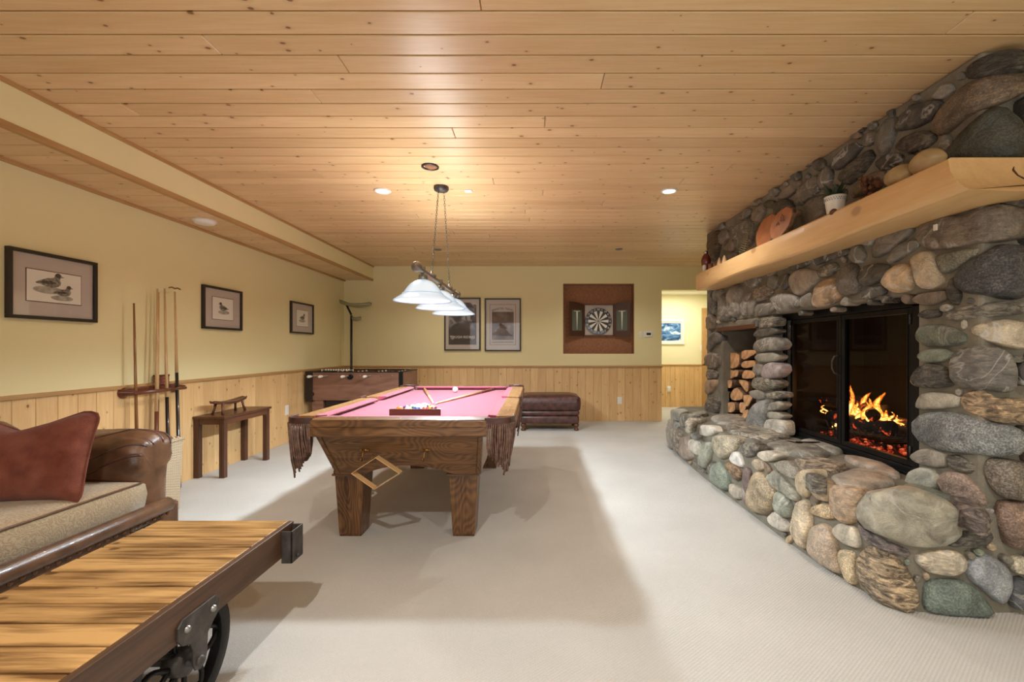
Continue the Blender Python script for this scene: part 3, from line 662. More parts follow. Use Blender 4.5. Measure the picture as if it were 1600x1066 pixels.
# ================================================================ PENDANT LAMP
pl = thing('billiard_pendant_lamp', 'three-shade chrome billiard pendant hanging on chains over the pool table', 'pendant lamp', (LAMP_X, 3.82, CEIL))
obj('canopy', MB().lathe([(.062, 0), (.064, -.02), (.055, -.035), (.02, -.045), (.0001, -.045)], (LAMP_X, 3.82, CEIL), cap=False), M['iron'], pl, True)
BARZ = 1.765
obj('bar', MB().tube([(LAMP_X, 3.03, BARZ), (LAMP_X, 4.6, BARZ)], .017, 14), M['steel'], pl, True)
for y, s in ((3.03, -1), (4.60, 1)):
    obj('end_ball', MB().lathe([(.0001, -.036), (.008, -.034), (.012, -.026), (.030, -.020), (.037, -.004), (.037, .004), (.030, .020), (.017, .03)], (LAMP_X, y, BARZ), 'Y', 20, cap=False) if s < 0 else MB().lathe([(.0001, .036), (.030, .02), (.037, 0), (.030, -.020), (.017, -.03)], (LAMP_X, y, BARZ), 'Y', 20, cap=False), M['steel'], pl, True)
for y, xo in ((3.48, -.018), (4.18, .018)):
    obj('hanger', MB().lathe([(.03, -.012), (.034, 0), (.028, .012), (.012, .022), (.009, .04), (.0001, .045)], (LAMP_X, y, BARZ+.01), n=14, cap=False).ring((LAMP_X, y, BARZ+.062), .012, .003, 'X', 12, 5), M['steel'], pl, True)
    a = Vector((LAMP_X, y, BARZ+.07)); b = Vector((LAMP_X+xo, 3.82+(y-3.82)*.08, CEIL-.045))
    m = MB(); n = int((b-a).length/.021); d = (b-a).normalized(); up = d.cross(Vector((1, 0, 0))).normalized(); sd = d.cross(up)
    for i in range(n):
        c = a+(b-a)*(i+.5)/n; w = up if i % 2 else sd
        m.tube([c+d*.013*math.cos(t0)+w*.0068*math.sin(t0) for t0 in [2*PI*k/10 for k in range(11)]], .0017, 5, False)
    obj('chain', m, M['iron'], pl, True)
t = NT('glowing_frosted_glass'); zz = t.n('SeparateXYZ', {0: t.n('TexCoord').outputs['Object']}).outputs[2]
lw = t.n('LayerWeight', {'Blend': .35}).outputs['Facing']
t.set(color=(.12, .13, .14, 1), rough=.35, ecol=t.ramp(lw, [(.0, (1, 1, 1, 1)), (.35, (.84, .92, .98, 1)), (.8, (.30, .44, .56, 1))]), estr=.76); M['shade'] = t.m
M['ridge'] = plain('blue_grey_glass_ridge', lin(120, 150, 170), .3, ecol=(.45, .62, .75, 1), estr=.55)
for y in LAMP_Y:
    prof = [(.028, .150), (.036, .146), (.060, .138), (.088, .118), (.112, .090), (.132, .060), (.150, .040), (.172, .025), (.192, .012), (.205, .002), (.207, -.003), (.203, -.006), (.188, .004), (.170, .016), (.148, .031), (.129, .052), (.108, .083), (.085, .110), (.058, .130), (.026, .140)]
    sh = obj('shade', MB().lathe(prof, (LAMP_X, y, 1.553), n=48, cap=False), M['shade'], pl, True)
    obj('shade_ridge', MB().ring((LAMP_X, y, 1.553+.049), .1405, .0035, 'Z', 48, 6), M['ridge'], sh, True)
    obj('lamp_holder', MB().lathe([(.017, .05), (.02, .0), (.032, -.01), (.034, -.05), (.0001, -.052)], (LAMP_X, y, BARZ-.02), n=16, cap=False), M['steel'], pl, True)
    obj('light_bulb', MB().ball((LAMP_X, y, 1.655), .022, 12), M['lit'], sh, True)
# ================================================================ SOFA
M['paisley'] = None
t = NT('paisley_chenille'); co = t.n('TexCoord').outputs['Object']
wv = t.n('TexWave', {'Vector': co, 'Scale': 13.0, 'Distortion': 30.0, 'Detail': 4, 'Detail Scale': 1.3}, wave_type='RINGS').outputs[0]
nz = t.n('TexNoise', {'Vector': co, 'Scale': 400.0, 'Detail': 2}).outputs[0]
c = t.ramp(wv, [(.32, lin(172, 148, 112)), (.45, lin(112, 88, 60)), (.55, lin(170, 148, 114)), (.8, lin(150, 126, 92))])
t.set(color=t.mix(t.math('MULTIPLY', nz, .45), c, lin(92, 70, 48)), rough=.8, sheen=.3, normal=t.bump(t.math('ADD', wv, nz), .25, .004)); M['paisley'] = t.m
t = NT('rust_velvet'); co = t.n('TexCoord').outputs['Object']
nz = t.n('TexNoise', {'Vector': co, 'Scale': 12.0, 'Detail': 5}).outputs[0]; n2 = t.n('TexNoise', {'Vector': co, 'Scale': 300.0}).outputs[0]
t.set(color=t.mix(t.math('MULTIPLY', n2, .35), t.ramp(nz, [(.3, lin(104, 54, 42)), (.7, lin(140, 82, 64))]), lin(84, 42, 34)), rough=1.0, spec=.0, sheen=.15, normal=t.bump(t.math('ADD', n2, t.math('MULTIPLY', nz, 3.0)), .6, .008)); M['velvet'] = t.m
M['nail'] = plain('brown_brass_nails', lin(120, 84, 58), .3, .6)
so = thing('leather_sofa', 'brown leather sofa with paisley seat cushion against the left wall', 'sofa', (-2.6, 1.6, 0))
SX = -2.135; SY0 = .30; SYA = 2.44
obj('base', MB().box(-3.14, SX-.02, SY0-.3, SYA+.28, .07, .30), M['leather'], so, bevel=.02)
obj('front_roll', MB().tube([(SX-.005, SY0-.3, .305), (SX-.005, 1.2, .307), (SX-.005, 2.0, .304), (SX-.005, SYA+.17, .305), (SX-.012, SYA+.20, .305)], [.042, .043, .042, .042, .02], 16), M['leather'], so, True)
nh = obj('nailhead', MB().ball((SX+.002, SY0, .256), .011, 8, (.7, 1, 1)), M['nail'], so, True)
for i in range(1, 51):
    c_ = nh.copy(); COL.objects.link(c_); c_.parent = so; c_.location = (0, i*.046, 0)
# seat cushion: crowned box
def cushion(x0, x1, y0, y1, z0, z1, crown, nx=14, ny=22, rad=.03):
    rings = []
    m = MB(); idx = {}
    def top(u, v):
        e = lambda t_: 1-abs(2*t_-1)**6
        return z1-rad*.5+crown*(e(u)*e(v))
    vs = []; fs = []
    for j in range(ny+1):
        for i in range(nx+1):
            u, v = i/nx, j/ny; vs.append((x0+(x1-x0)*u, y0+(y1-y0)*v, top(u, v)))
    for j in range(ny):
        for i in range(nx): a = j*(nx+1)+i; fs.append((a, a+1, a+nx+2, a+nx+1))
    n0 = len(vs); per = [i for i in range(nx+1)]+[(j+1)*(nx+1)+nx for j in range(ny)]+[ny*(nx+1)+nx-1-i for i in range(nx)]+[(ny-1-j)*(nx+1) for j in range(ny-1)]
    cx_, cy_ = (x0+x1)/2, (y0+y1)/2; prev = per
    for k, (z, o) in enumerate(((z1-rad, .012), ((z0+z1)/2, .018), (z0+rad*.5, .010), (z0, -.005))):
        cur = []
        for p in per:
            x, y, _ = vs[p]; sx = (1 if x >= x1-1e-6 else -1 if x <= x0+1e-6 else 0); sy = (1 if y >= y1-1e-6 else -1 if y <= y0+1e-6 else 0)
            vs.append((x+sx*o, y+sy*o, z)); cur.append(len(vs)-1)
        for a in range(len(per)): b = (a+1) % len(per); fs.append((prev[a], prev[b], cur[b], cur[a]))
        prev = cur
    fs.append(tuple(prev)); return m.add(vs, fs)
sc_ = obj('seat_cushion', cushion(-2.9, SX-.005, SY0, SYA-.005, .335, .500, .03), M['paisley'], so, True)
obj('piping', MB().tube([(SX+.006, SY0, .483), (SX+.008, 1.4, .488), (SX+.006, SYA-.01, .484), (SX-.3, SYA-.004, .50)], .005, 8).tube([(SX+.006, SY0, .345), (SX+.006, SYA-.01, .345)], .005, 8), M['leather'], sc_, True)
obj('backrest', MB().loft([[(x, y, z) for x, z in ((-3.14, .07), (-2.86, .30), (-2.84, .60), (-2.90, .76), (-3.0, .81), (-3.14, .78))] for y in (SY0-.3, SYA+.1)]), M['leather'], so, True, bevel=.03)
# rolled arm
def arm(sgn, Y0, label=None):
    prof = [(.0, .08), (.0, .44), (-.004, .52), (-.010, .60), (.0, .665), (.045, .715), (.11, .738), (.19, .738), (.265, .712), (.31, .655), (.318, .59), (.295, .535), (.265, .50), (.26, .40), (.26, .08)]
    # subdivide
    pp = []
    for i in range(len(prof)):
        a = prof[i]; b = prof[(i+1) % len(prof)]
        for k in range(3): pp.append((a[0]+(b[0]-a[0])*k/3, a[1]+(b[1]-a[1])*k/3))
    xs = [x-.065 for x in (-3.05, -2.9, -2.7, -2.55, -2.45, -2.38, -2.33, -2.28, -2.24, -2.205, -2.175, -2.15, -2.13, -2.118, -2.112)]
    rings = []
    for x in xs:
        k = max(0, (x+2.315)/.14); s = math.sqrt(max(0.0, 1-k*k))*.5+.5 if k > 0 else 1
        s = s if x < -2.178 else .42
        ring = []
        for u, z in pp:
            cu, czz = .135, .57
            if z > .45: uu = cu+(u-cu)*s; z2 = czz+(z-czz)*s
            else: uu = cu+(u-cu)*(1-(1-s)*.25); z2 = z
            w = 0
            if x > -2.62:
                th = math.atan2(z-.56, u-.13); w = .011*math.sin(th*9+x*22)*min(1, (x+2.62)/.3)
            xo = x - (.035*(z < .45))*(k > 0)*min(1, k)
            ring.append((xo, Y0+sgn*(uu+w*(.5 if z > .5 else .15)), z2+(w if z > .55 else 0)))
        rings.append(ring)
    return obj('armrest', MB().loft(rings), M['leather'], so, True, sub=1)
am = arm(1, SYA); arm(-1, SY0)
ARC = [(.0, .44), (-.004, .52), (-.010, .60), (.0, .665), (.045, .715), (.11, .738), (.19, .738), (.265, .712), (.31, .655)]
for k in range(5):
    path = []; n_ = 26; t0, t1 = .8+.9*k, 2.6+1.25*k
    for q in range(n_+1):
        u = q/n_; tt = min(len(ARC)-1.001, t0+(t1-t0)*u); i = int(tt); f = tt-i
        a_, b_ = ARC[i], ARC[i+1]; uu, zz = a_[0]+(b_[0]-a_[0])*f, a_[1]+(b_[1]-a_[1])*f
        x = -2.52+.34*u**.8; kk = max(0, (x+2.315)/.14); s_ = math.sqrt(max(.05, 1-kk*kk))*.5+.5
        th = math.atan2(zz-.56, uu-.13); w = .011*math.sin(th*9+x*22)*min(1, max(0, (x+2.62)/.3))
        if zz > .45: uu = .135+(uu-.135)*s_; zz = .57+(zz-.57)*s_
        path.append((x, SYA+uu+w*.3+.004, zz+(w if zz > .55 else 0)-.004))
    obj('pleat', MB().tube(path, [.002]+[.007]*(n_-1)+[.002], 6), M['darkleather'], am, True)
for y in (SY0-.2, SYA+.15):
    obj('foot', MB().frustum((-2.25, y), .05, .05, 0, (-2.25, y), .08, .08, .07), M['walnut'], so, bevel=.004)
# pillow
def pillow(c, wx, hz, th, rot, tilt):
    n = 18; vs = []; fs = []
    for s in (1, -1):
        for j in range(n+1):
            for i in range(n+1):
                u, v = 2*i/n-1, 2*j/n-1
                d = max(0, (1-u*u)*(1-v*v))**.42
                pin = 1-.05*(1-abs(u)**2)*abs(v)**3; pin2 = 1-.05*(1-abs(v)**2)*abs(u)**3
                x = u*wx/2*pin2*(1-.06*max(0, abs(v)-.85)/.15); z = v*hz/2*pin
                if v > 0: z -= .095*max(0, 1-abs(u+.1))**1.1*v**1.5
                if v > .3: z -= .035*(v-.3)*max(0, abs(u)-.8)/.2
                wr = .014*noise.noise(Vector((x*9, z*9, s*3.)))
                vs.append(Vector((x, -s*(d*th/2)+wr*d, z)))
    m = (n+1)**2
    for s in (0, 1):
        for j in range(n):
            for i in range(n):
                a = s*m+j*(n+1)+i; f = (a, a+1, a+n+2, a+n+1); fs.append(f if s == 0 else f[::-1])
    per = [i for i in range(n+1)]+[(j+1)*(n+1)+n for j in range(n)]+[n*(n+1)+n-1-i for i in range(n)]+[(n-1-j)*(n+1) for j in range(n-1)]
    for a in range(len(per)): b = (a+1) % len(per); fs.append((per[a], per[a]+m, per[b]+m, per[b]))
    R = Matrix.Translation(c) @ Matrix.Rotation(rot, 4, 'Z') @ Matrix.Rotation(tilt, 4, 'X')
    return [R @ v for v in vs], fs, [R @ (Vector(vs[p])) for p in per]
pc = Vector((-2.42, 2.12, .70))
vs, fs, per = pillow(pc, .56, .44, .20, .18, -.30)
pw = thing('throw_pillow', 'rust red velvet throw pillow on the paisley sofa seat', 'pillow', (-2.42, 2.15, .51))
cov = obj('cover', MB().add(vs, fs), M['velvet'], pw, True, sub=1)
obj('piping', MB().tube(per+[per[0]], .005, 6), M['velvet'], pw, True)

# ================================================================ CART COFFEE TABLE
ct = thing('cart_coffee_table', 'industrial cart coffee table with golden planks and iron wheels', 'coffee table', (-1.37, 1.35, 0))
CX0, CX1, CY0, CY1 = -1.66, -1.09, .70, 1.985
ys = [1.985, 1.900, 1.812, 1.718, 1.626, 1.530, 1.434, 1.338, 1.242, 1.146, 1.050, .95, .85, .75, .70]
m = MB()
for a, b in zip(ys, ys[1:]): m.box(CX0, CX1, b+.004, a-.004, .424, .450)
obj('deck_planks', m, M['cartwood'], ct, bevel=.003)
for X in (CX0, CX1-.028):
    obj('side_beam', MB().box(X, X+.045, CY0, CY1-.003, .325, .4235) if X == CX0 else MB().box(CX1-.002, CX1+.022, CY0, CY1, .325, .448), M['cartbeam'], ct, bevel=.003)
obj('end_beam', MB().box(CX0+.05, CX1-.004, CY1-.045, CY1-.004, .325, .423), M['cartbeam'], ct, bevel=.003)
obj('end_beam', MB().box(CX0+.05, CX1-.004, CY0, CY0+.04, .325, .423), M['cartbeam'], ct, bevel=.003)
def pocket_bracket(y0, X, s):
    m = MB(); a, b = X, X+s*.045; a, b = min(a, b), max(a, b)
    m.box(a, b, y0, y0+.006, .305, .440).box(a, b, y0+.084, y0+.09, .305, .440)
    o = b-.006 if s > 0 else a
    m.box(o, o+.006, y0, y0+.09, .305, .440)
    br = obj('stake_pocket', m, M['iron'], ct, bevel=.0015)
    obj('bolt', MB().ball((b+.001 if s > 0 else a-.001, y0+.045, .32), .007, 8), M['iron'], br, True)
for X, s in ((CX1+.022, 1), (CX0, -1)):
    for y in (1.885, .72): pocket_bracket(y, X, s)
def wheel(X, Y, s, Rw=.198):
    w = obj('wheel', MB().lathe([(Rw-.030, -.016), (Rw, -.018), (Rw, .010), (Rw+.012, .012), (Rw+.012, .020), (Rw-.030, .018), (Rw-.030, -.016)], (X, Y, Rw+.012), 'X', 48, cap=False), M['black'], ct, True, bevel=.002)
    m = MB(); zc = Rw+.012
    for k in range(6):
        a0 = k*PI/3
        for sg in (-1, 1):
            path = []
            for q in range(9):
                u = q/8; r = .035+(Rw-.06)*u; a = a0+sg*.34*math.sin(PI*u)
                path.append((X, Y+r*math.cos(a), zc+r*math.sin(a)))
            m.tube(path, .008, 8)
    obj('spokes', m, M['black'], w, True)
    obj('hub', MB().lathe([(.0001, -.03), (.04, -.03), (.045, 0), (.04, .03), (.0001, .03)], (X, Y, zc), 'X', 20, cap=False), M['iron'], w, True)
for X, s in ((-1.135, 1), (-1.61, -1)):
    for Y in (1.43, .93): wheel(X, Y, s)
for Y in (1.43, .93): obj('axle', MB().tube([(-1.61, Y, .21), (-1.07, Y, .21)], .014, 12), M['iron'], ct, True)
for Xp, s in ((CX1+.022, 1), (CX0-.008, -1)):
    for Yc in (1.42, .93):
        o2 = [(-.080, .440), (-.085, .395), (-.087, .335), (-.07, .315), (-.040, .300), (-.030, .27), (-.028, .245), (-.02, .225), (0, .215), (.022, .225), (.03, .25), (.034, .29), (.06, .31), (.086, .335), (.088, .375), (.07, .395), (-.045, .442)]
        o2 = [(-.088, .335), (-.070, .312), (-.040, .300), (-.030, .27), (-.028, .225), (-.018, .202), (0, .194), (.020, .202), (.03, .23), (.034, .29), (.06, .315), (.086, .335), (.088, .375), (.070, .392), (-.070, .392), (-.088, .375)]
        pl_ = obj('axle_bracket', MB().prism([(Xp, Yc+u, z) for u, z in o2], (.008, 0, 0)), M['iron'], ct, bevel=.002)
        for dy, z in ((-.055, .355), (.055, .355)):
            obj('bolt', MB().lathe([(.011, 0), (.010, .006), (.0001, .010)], (Xp+.008 if s > 0 else Xp, Yc+dy, z), 'X', 10, cap=False), M['steel'], pl_, True)
        obj('bolt', MB().lathe([(.016, 0), (.014, .008), (.0001, .012)], (Xp+.008 if s > 0 else Xp, Yc, .222), 'X', 12, cap=False), M['iron'], pl_, True)

# ================================================================ SIDE TABLE, STOOL, BASKET, CUES
st = thing('side_table', 'dark brown wooden side table against the left pine wainscot', 'side table', (-3.04, 4.53, 0))
x0, x1, y0, y1 = -3.185, -2.895, 4.17, 4.90
obj('table_top', MB().box(x0, x1+.01, y0-.01, y1+.01, .555, .578), M['walnut'], st, bevel=.005)
obj('apron', MB().box(x0+.02, x1-.005, y0+.01, y0+.03, .50, .555).box(x0+.02, x1-.005, y1-.03, y1-.01, .50, .555).box(x1-.025, x1-.005, y0+.03, y1-.03, .50, .555).box(x0+.01, x0+.03, y0+.03, y1-.03, .50, .555), M['walnut'], st, bevel=.002)
for x in (x0+.025, x1-.028):
    for y in (y0+.03, y1-.03):
        m = MB().box(x-.024, x+.024, y-.024, y+.024, 0, .555)
        for e in (-.012, .012): m.box(x+e-.004, x+e+.004, y-.027, y+.027, 0, .5)
        obj('leg', m, M['walnutZ'], st, bevel=.002)
sb = thing('carved_stool', 'small carved dark wooden stool standing on the side table', 'stool', (-3.03, 4.45, .578))
yc = 4.44
rings = []
for i in range(13):
    u = i/12*2-1; w = .058*(1-.55*abs(u)**3); z = .578+.105+.028*u*u
    rings.append([(-3.03-w, yc+u*.24, z+.010), (-3.03, yc+u*.24, z+.002), (-3.03+w, yc+u*.24, z+.010), (-3.03+w*.8, yc+u*.24, z-.016), (-3.03-w*.8, yc+u*.24, z-.016)])
obj('seat', MB().loft(rings), M['walnut'], sb, bevel=.003)
for sx in (-1, 1):
    for sy in (-1, 1):
        obj('leg', MB().tube([(-3.03+sx*.050, yc+sy*.165, .580), (-3.03+sx*.040, yc+sy*.15, .63), (-3.03+sx*.034, yc+sy*.14, .695)], [.013, .010, .014], 8), M['walnut'], sb, True)
t = NT('woven_wicker'); co = t.n('TexCoord').outputs['Object']; sp = t.n('SeparateXYZ', {0: co}).outputs
s1 = t.math('SINE', t.math('MULTIPLY', sp[2], 520.0)); s2 = t.math('SINE', t.math('MULTIPLY', t.math('ADD', sp[0], sp[1]), 170.0))
f = t.math('MULTIPLY_ADD', t.math('MULTIPLY', s1, s2), .5, .5)
t.set(color=t.ramp(f, [(.15, lin(138, 112, 84)), (.5, lin(206, 184, 152)), (.9, lin(228, 208, 178))]), rough=.6, normal=t.bump(f, .8, .008)); M['wicker'] = t.m
bk = thing('wicker_basket', 'tall pale wicker basket between the sofa arm and the cues', 'basket', (-2.88, 3.22, 0))
obj('basket_body', MB().frustum((-2.875, 3.215), .40, .33, 0, (-2.875, 3.215), .43, .35, .525), M['wicker'], bk, bevel=.012)
obj('basket_lid', MB().box(-3.09, -2.66, 3.04, 3.39, .527, .548), M['wicker'], bk, bevel=.006)
obj('rim_braid', MB().tube([(-3.09, 3.04, .53), (-2.658, 3.04, .53), (-2.658, 3.392, .53), (-3.09, 3.392, .53), (-3.09, 3.04, .53)], .009, 8), M['wicker'], bk, True)

rk = thing('wall_cue_rack', 'dark wooden cue rack bar mounted on the left wainscot', 'cue rack', (-3.18, 3.68, .86))
obj('back_plate', MB().box(-3.186, -3.16, 3.46, 3.95, .855, .905), M['cuedark'], rk, bevel=.008)
obj('holding_bar', MB().tube([(-3.09, 3.45, .865), (-3.09, 3.96, .865)], .014, 12), M['cuedark'], rk, True)
for y in (3.46, 3.95):
    obj('end_bracket', MB().lathe([(.045, 0), (.045, .012), (.026, .03), (.02, .095), (.0001, .105)], (-3.186, y, .87), 'X', 16, cap=False), M['cuedark'], rk, True)
cb = thing('chalk_box', 'small reddish chalk holder above the cue rack bar', 'chalk holder', (-3.185, 3.80, .93))
obj('box_body', MB().box(-3.186, -3.15, 3.74, 3.86, .905, .985), plain('red_patterned_box', lin(150, 84, 70), .5, nscale=60, namt=.4), cb, bevel=.003)
obj('box_lid', MB().box(-3.188, -3.148, 3.738, 3.862, .975, .99), M['cuedark'], cb, bevel=.002)
gz = .001
cue((-3.10, 3.50, gz), (PX(209, 469, -3.13).x, PX(209, 469, -3.13).y, PX(209, 469, -3.13).z), 'brown cue standing alone at the left end of the rack', (M['cuebrown'], M['cuebrown']), group='cues standing in the wall rack')
q = PX(246, 446, -3.12); cue((-3.10, 3.66, gz), q, 'pale cue leaning in the rack, taller of the left pair', (M['cuedark'], M['cue']), bf=.40, group='cues standing in the wall rack')
q = PX(248, 452, -3.14); cue((-3.13, 3.70, gz), q, 'pale cue with red butt just behind the tallest cue', (M['cuedark'], M['cue']), bf=.46, group='cues standing in the wall rack')
q = PX(257, 446, -3.12); cue((-3.08, 3.77, gz), q, 'cue with white ring joint and black butt, third along the rack', (M['cueblack'], M['cue']), bf=.46, group='cues standing in the wall rack')
q = PX(273, 451, -3.12); cue((-3.08, 3.88, gz), q, 'brass-headed bridge stick with long black butt at the rack end', (M['cueblack'], M['cue']), bridge=True, bf=.58)

# ================================================================ FOOSBALL TABLE
fx0, fx1, fy0, fy1, fzt, fzb = -3.13, -1.82, 6.15, 6.93, .895, .50
ft = thing('foosball_table', 'walnut-panelled foosball table with white handles in the far left corner', 'foosball table', ((fx0+fx1)/2, 6.5, 0))
m = MB().box(fx0, fx1, fy0, fy0+.025, fzb, fzt-.01).box(fx0, fx1, fy1-.025, fy1, fzb, fzt-.01).box(fx1-.025, fx1, fy0+.025, fy1-.025, fzb, fzt-.01).box(fx0, fx0+.025, fy0+.025, fy1-.025, fzb, fzt-.01)
bd_ = obj('cabinet', m, M['foos'], ft, bevel=.004)
obj('top_rim', MB().box(fx0, fx1, fy0-.004, fy0+.05, fzt-.012, fzt).box(fx0, fx1, fy1-.05, fy1+.004, fzt-.012, fzt).box(fx1-.06, fx1+.004, fy0, fy1, fzt-.012, fzt).box(fx0-.004, fx0+.06, fy0, fy1, fzt-.012, fzt), M['black'], ft, bevel=.004)
obj('playfield', MB().box(fx0+.02, fx1-.02, fy0+.02, fy1-.02, fzb+.15, fzb+.165), plain('green_playfield', lin(60, 96, 66), .6), ft)
obj('corner_post', MB().box(fx1-.05, fx1+.006, fy0-.008, fy0+.02, fzb-.02, fzt), M['black'], ft, bevel=.003)
obj('corner_post', MB().box(fx0-.02, fx0+.08, fy0-.010, fy0+.05, fzb-.02, fzt), M['blackpaint'], ft, bevel=.003)
q = P(484, 616, fy0)
m = MB(); 
for a, b in ((-.04, .04),): m.lathe([(.032, 0), (.032, -.008), (.0001, -.008)], (q.x-.03, fy0, q.z), 'Y', 16, cap=False).lathe([(.032, 0), (.032, -.008), (.0001, -.008)], (q.x+.03, fy0, q.z), 'Y', 16, cap=False).box(q.x-.03, q.x+.03, fy0-.008, fy0, q.z-.032, q.z+.032)
obj('ball_return', m, M['cueblack'], ft)
q = P(548, 589, fy0); obj('ball_entry', MB().lathe([(.035, 0), (.035, -.03), (.02, -.035), (.0001, -.02)], (q.x, fy0, q.z), 'Y', 16, cap=False), M['black'], ft, True)
for x in (fx0+.13, fx1-.13):
    for y in (fy0+.09, fy1-.09):
        obj('leg', MB().frustum((x, y), .11, .11, 0.0, (x, y), .16, .13, fzb), M['foos'], ft, bevel=.004)
obj('shelf_panel', MB().box(fx0+.2, fx1-.2, fy0+.07, fy0+.1, .38, fzb), M['blackpaint'], ft)
for i in range(8):
    x = fx0+.14+i*(fx1-fx0-.28)/7; near = i in (0, 1, 3, 5); z = fzt-.055
    ya = fy0-(.16 if near else .02); yb = fy1+(.02 if near else .16)
    rd = obj('rod', MB().tube([(x, ya, z), (x, yb, z)], .008, 8), M['steel'], ft, True)
    yh = (ya-.10, ya) if near else (yb, yb+.10)
    obj('handle', MB().tube([(x, yh[0], z), (x, yh[0]+.02, z), (x, yh[1]-.02, z), (x, yh[1], z)], [.014, .019, .016, .012], 12), M['paper'] if near else M['black'], rd, True)
    m = MB()
    n = 3 if i % 2 else 2
    for k in range(n+1):
        y = fy0+.16+(fy1-fy0-.32)*k/n
        m.frustum((x, y), .022, .03, z-.07, (x, y), .016, .024, z+.022).ball((x, y, z+.036), .014, 8)
    obj('players', m, M['paper'] if i % 2 else M['cueblack'], rd)
m = MB()
for k in range(10): m.ball((fx0+.25+k*.035, fy0+.02, fzt+.022), .012, 8)
m.tube([(fx0+.2, fy0+.02, fzt+.022), (fx0+.62, fy0+.02, fzt+.022)], .003, 6).box(fx0+.19, fx0+.2, fy0+.015, fy0+.025, fzt, fzt+.03).box(fx0+.62, fx0+.63, fy0+.015, fy0+.025, fzt, fzt+.03)
obj('score_beads', m, M['paper'], ft, True)

# ================================================================ TORCHIERE
LX = P(549, 500, 7.22).x; LY = 7.22
fl = thing('floor_lamp', 'black torchiere floor lamp with winged glass shade in the far corner', 'floor lamp', (LX, LY, 0))
obj('base', MB().lathe([(.13, 0), (.13, .02), (.02, .035), (.014, .05)], (LX, LY, 0), n=24), M['black'], fl, True)
ztop = P(549, 493, LY).z
obj('pole', MB().tube([(LX, LY, .03), (LX, LY, ztop)], .018, 12), M['blackpaint'], fl, True)
a = P(549, 492, LY); b = P(541, 476, LY)
obj('arm', MB().tube([a, b], .016, 8), M['black'], fl, True)
M['smoke'] = plain('smoky_green_glass', lin(150, 148, 112), .25, coat=.5)
def wing(x0, x1, y0, ymid, y1, dep, name='lamp_shade'):
    top = []; n = 14
    for i in range(n+1):
        u = i/n; zz = (1-u)**2*y0+2*u*(1-u)*(2*ymid-(y0+y1)/2)+u*u*y1
        c = P(x0+(x1-x0)*u, zz, LY); w = dep*math.sin(PI*(.04+.92*u))**.7
        top.append([c+Vector((0, -w, .02*0)), c+Vector((0, -w*.5, -.045)), c+Vector((0, 0, -.06)), c+Vector((0, w*.5, -.045)), c+Vector((0, w, 0)), c+Vector((0, w*.5, -.016)), c+Vector((0, 0, -.028)), c+Vector((0, -w*.5, -.016))])
    return obj(name, MB().loft(top), M['smoke'], fl, True)
wing(531, 580, 468, 475, 472, .13)
wing(549, 564, 494, 496, 494.5, .05, 'small_shade')

# ================================================================ OTTOMAN
ox0, ox1, oy0, oy1 = -.235, .66, 6.55, 7.12
ot = thing('leather_ottoman', 'burgundy brown leather ottoman bench against the far wainscot', 'ottoman', ((ox0+ox1)/2, 6.83, 0))
obj('lower_body', MB().box(ox0+.02, ox1-.01, oy0+.02, oy1-.02, .105, .225), M['darkleather'], ot, bevel=.03, seg=4, smooth=True)
obj('middle_band', MB().box(ox0+.01, ox1-.005, oy0+.01, oy1-.01, .225, .305), M['darkleather'], ot, bevel=.035, seg=4, smooth=True)
obj('seat_cushion', cushion(ox0+.01, ox1-.01, oy0+.01, oy1-.01, .305, .515, .035, 16, 12), M['darkleather'], ot, True)
for x in (ox0+.06, ox1-.05):
    for y in (oy0+.06, oy1-.06):
        obj('foot', MB().lathe([(.022, 0), (.034, .012), (.030, .03), (.018, .045), (.036, .07), (.040, .09), (.03, .107)], (x, y, 0), n=14), M['walnut'], ot, True)
# ================================================================ STONE FIREPLACE
fp = thing('stone_fireplace', 'river stone fireplace with raised hearth along the right side', 'fireplace', (2.3, 3.7, 0))
XF = 2.055; XM = 2.067; HZ = .485
class Path:
    def __init__(s, pts, off=0):
        s.p = pts
        s.u = [x/y for x, y in pts]
        s.n = []
        for i in range(len(pts)):
            a = pts[max(i-1, 0)]; b = pts[min(i+1, len(pts)-1)]; dx, dy = b[0]-a[0], b[1]-a[1]; L = math.hypot(dx, dy)
            s.n.append(Vector((dy/L, -dx/L, 0)))
    def __call__(s, x, y):
        u = (x-VX)/F; i = 0
        while i < len(s.u)-2 and u > s.u[i+1]: i += 1
        (ax, ay), (bx, by) = s.p[i], s.p[i+1]; dx, dy = bx-ax, by-ay
        k = (u*ay-ax)/(dx-u*dy) if abs(dx-u*dy) > 1e-9 else 0
        k = max(-.5, min(k, 3))
        Y = ay+k*dy
        n = s.n[i].lerp(s.n[i+1], max(0, min(1, k))).normalized()
        if n.x > .3: n = -n
        return Vector((u*Y, Y, H-(y-VY)*Y/F)), n
FACE = Path([(2.4, 5.50), (XF+.03, 5.42), (XF, 5.36), (XF, 5.0), (XF, 2.20), (XF+.02, 2.09), (XF+.08, 2.03), (3.0, 2.02)])
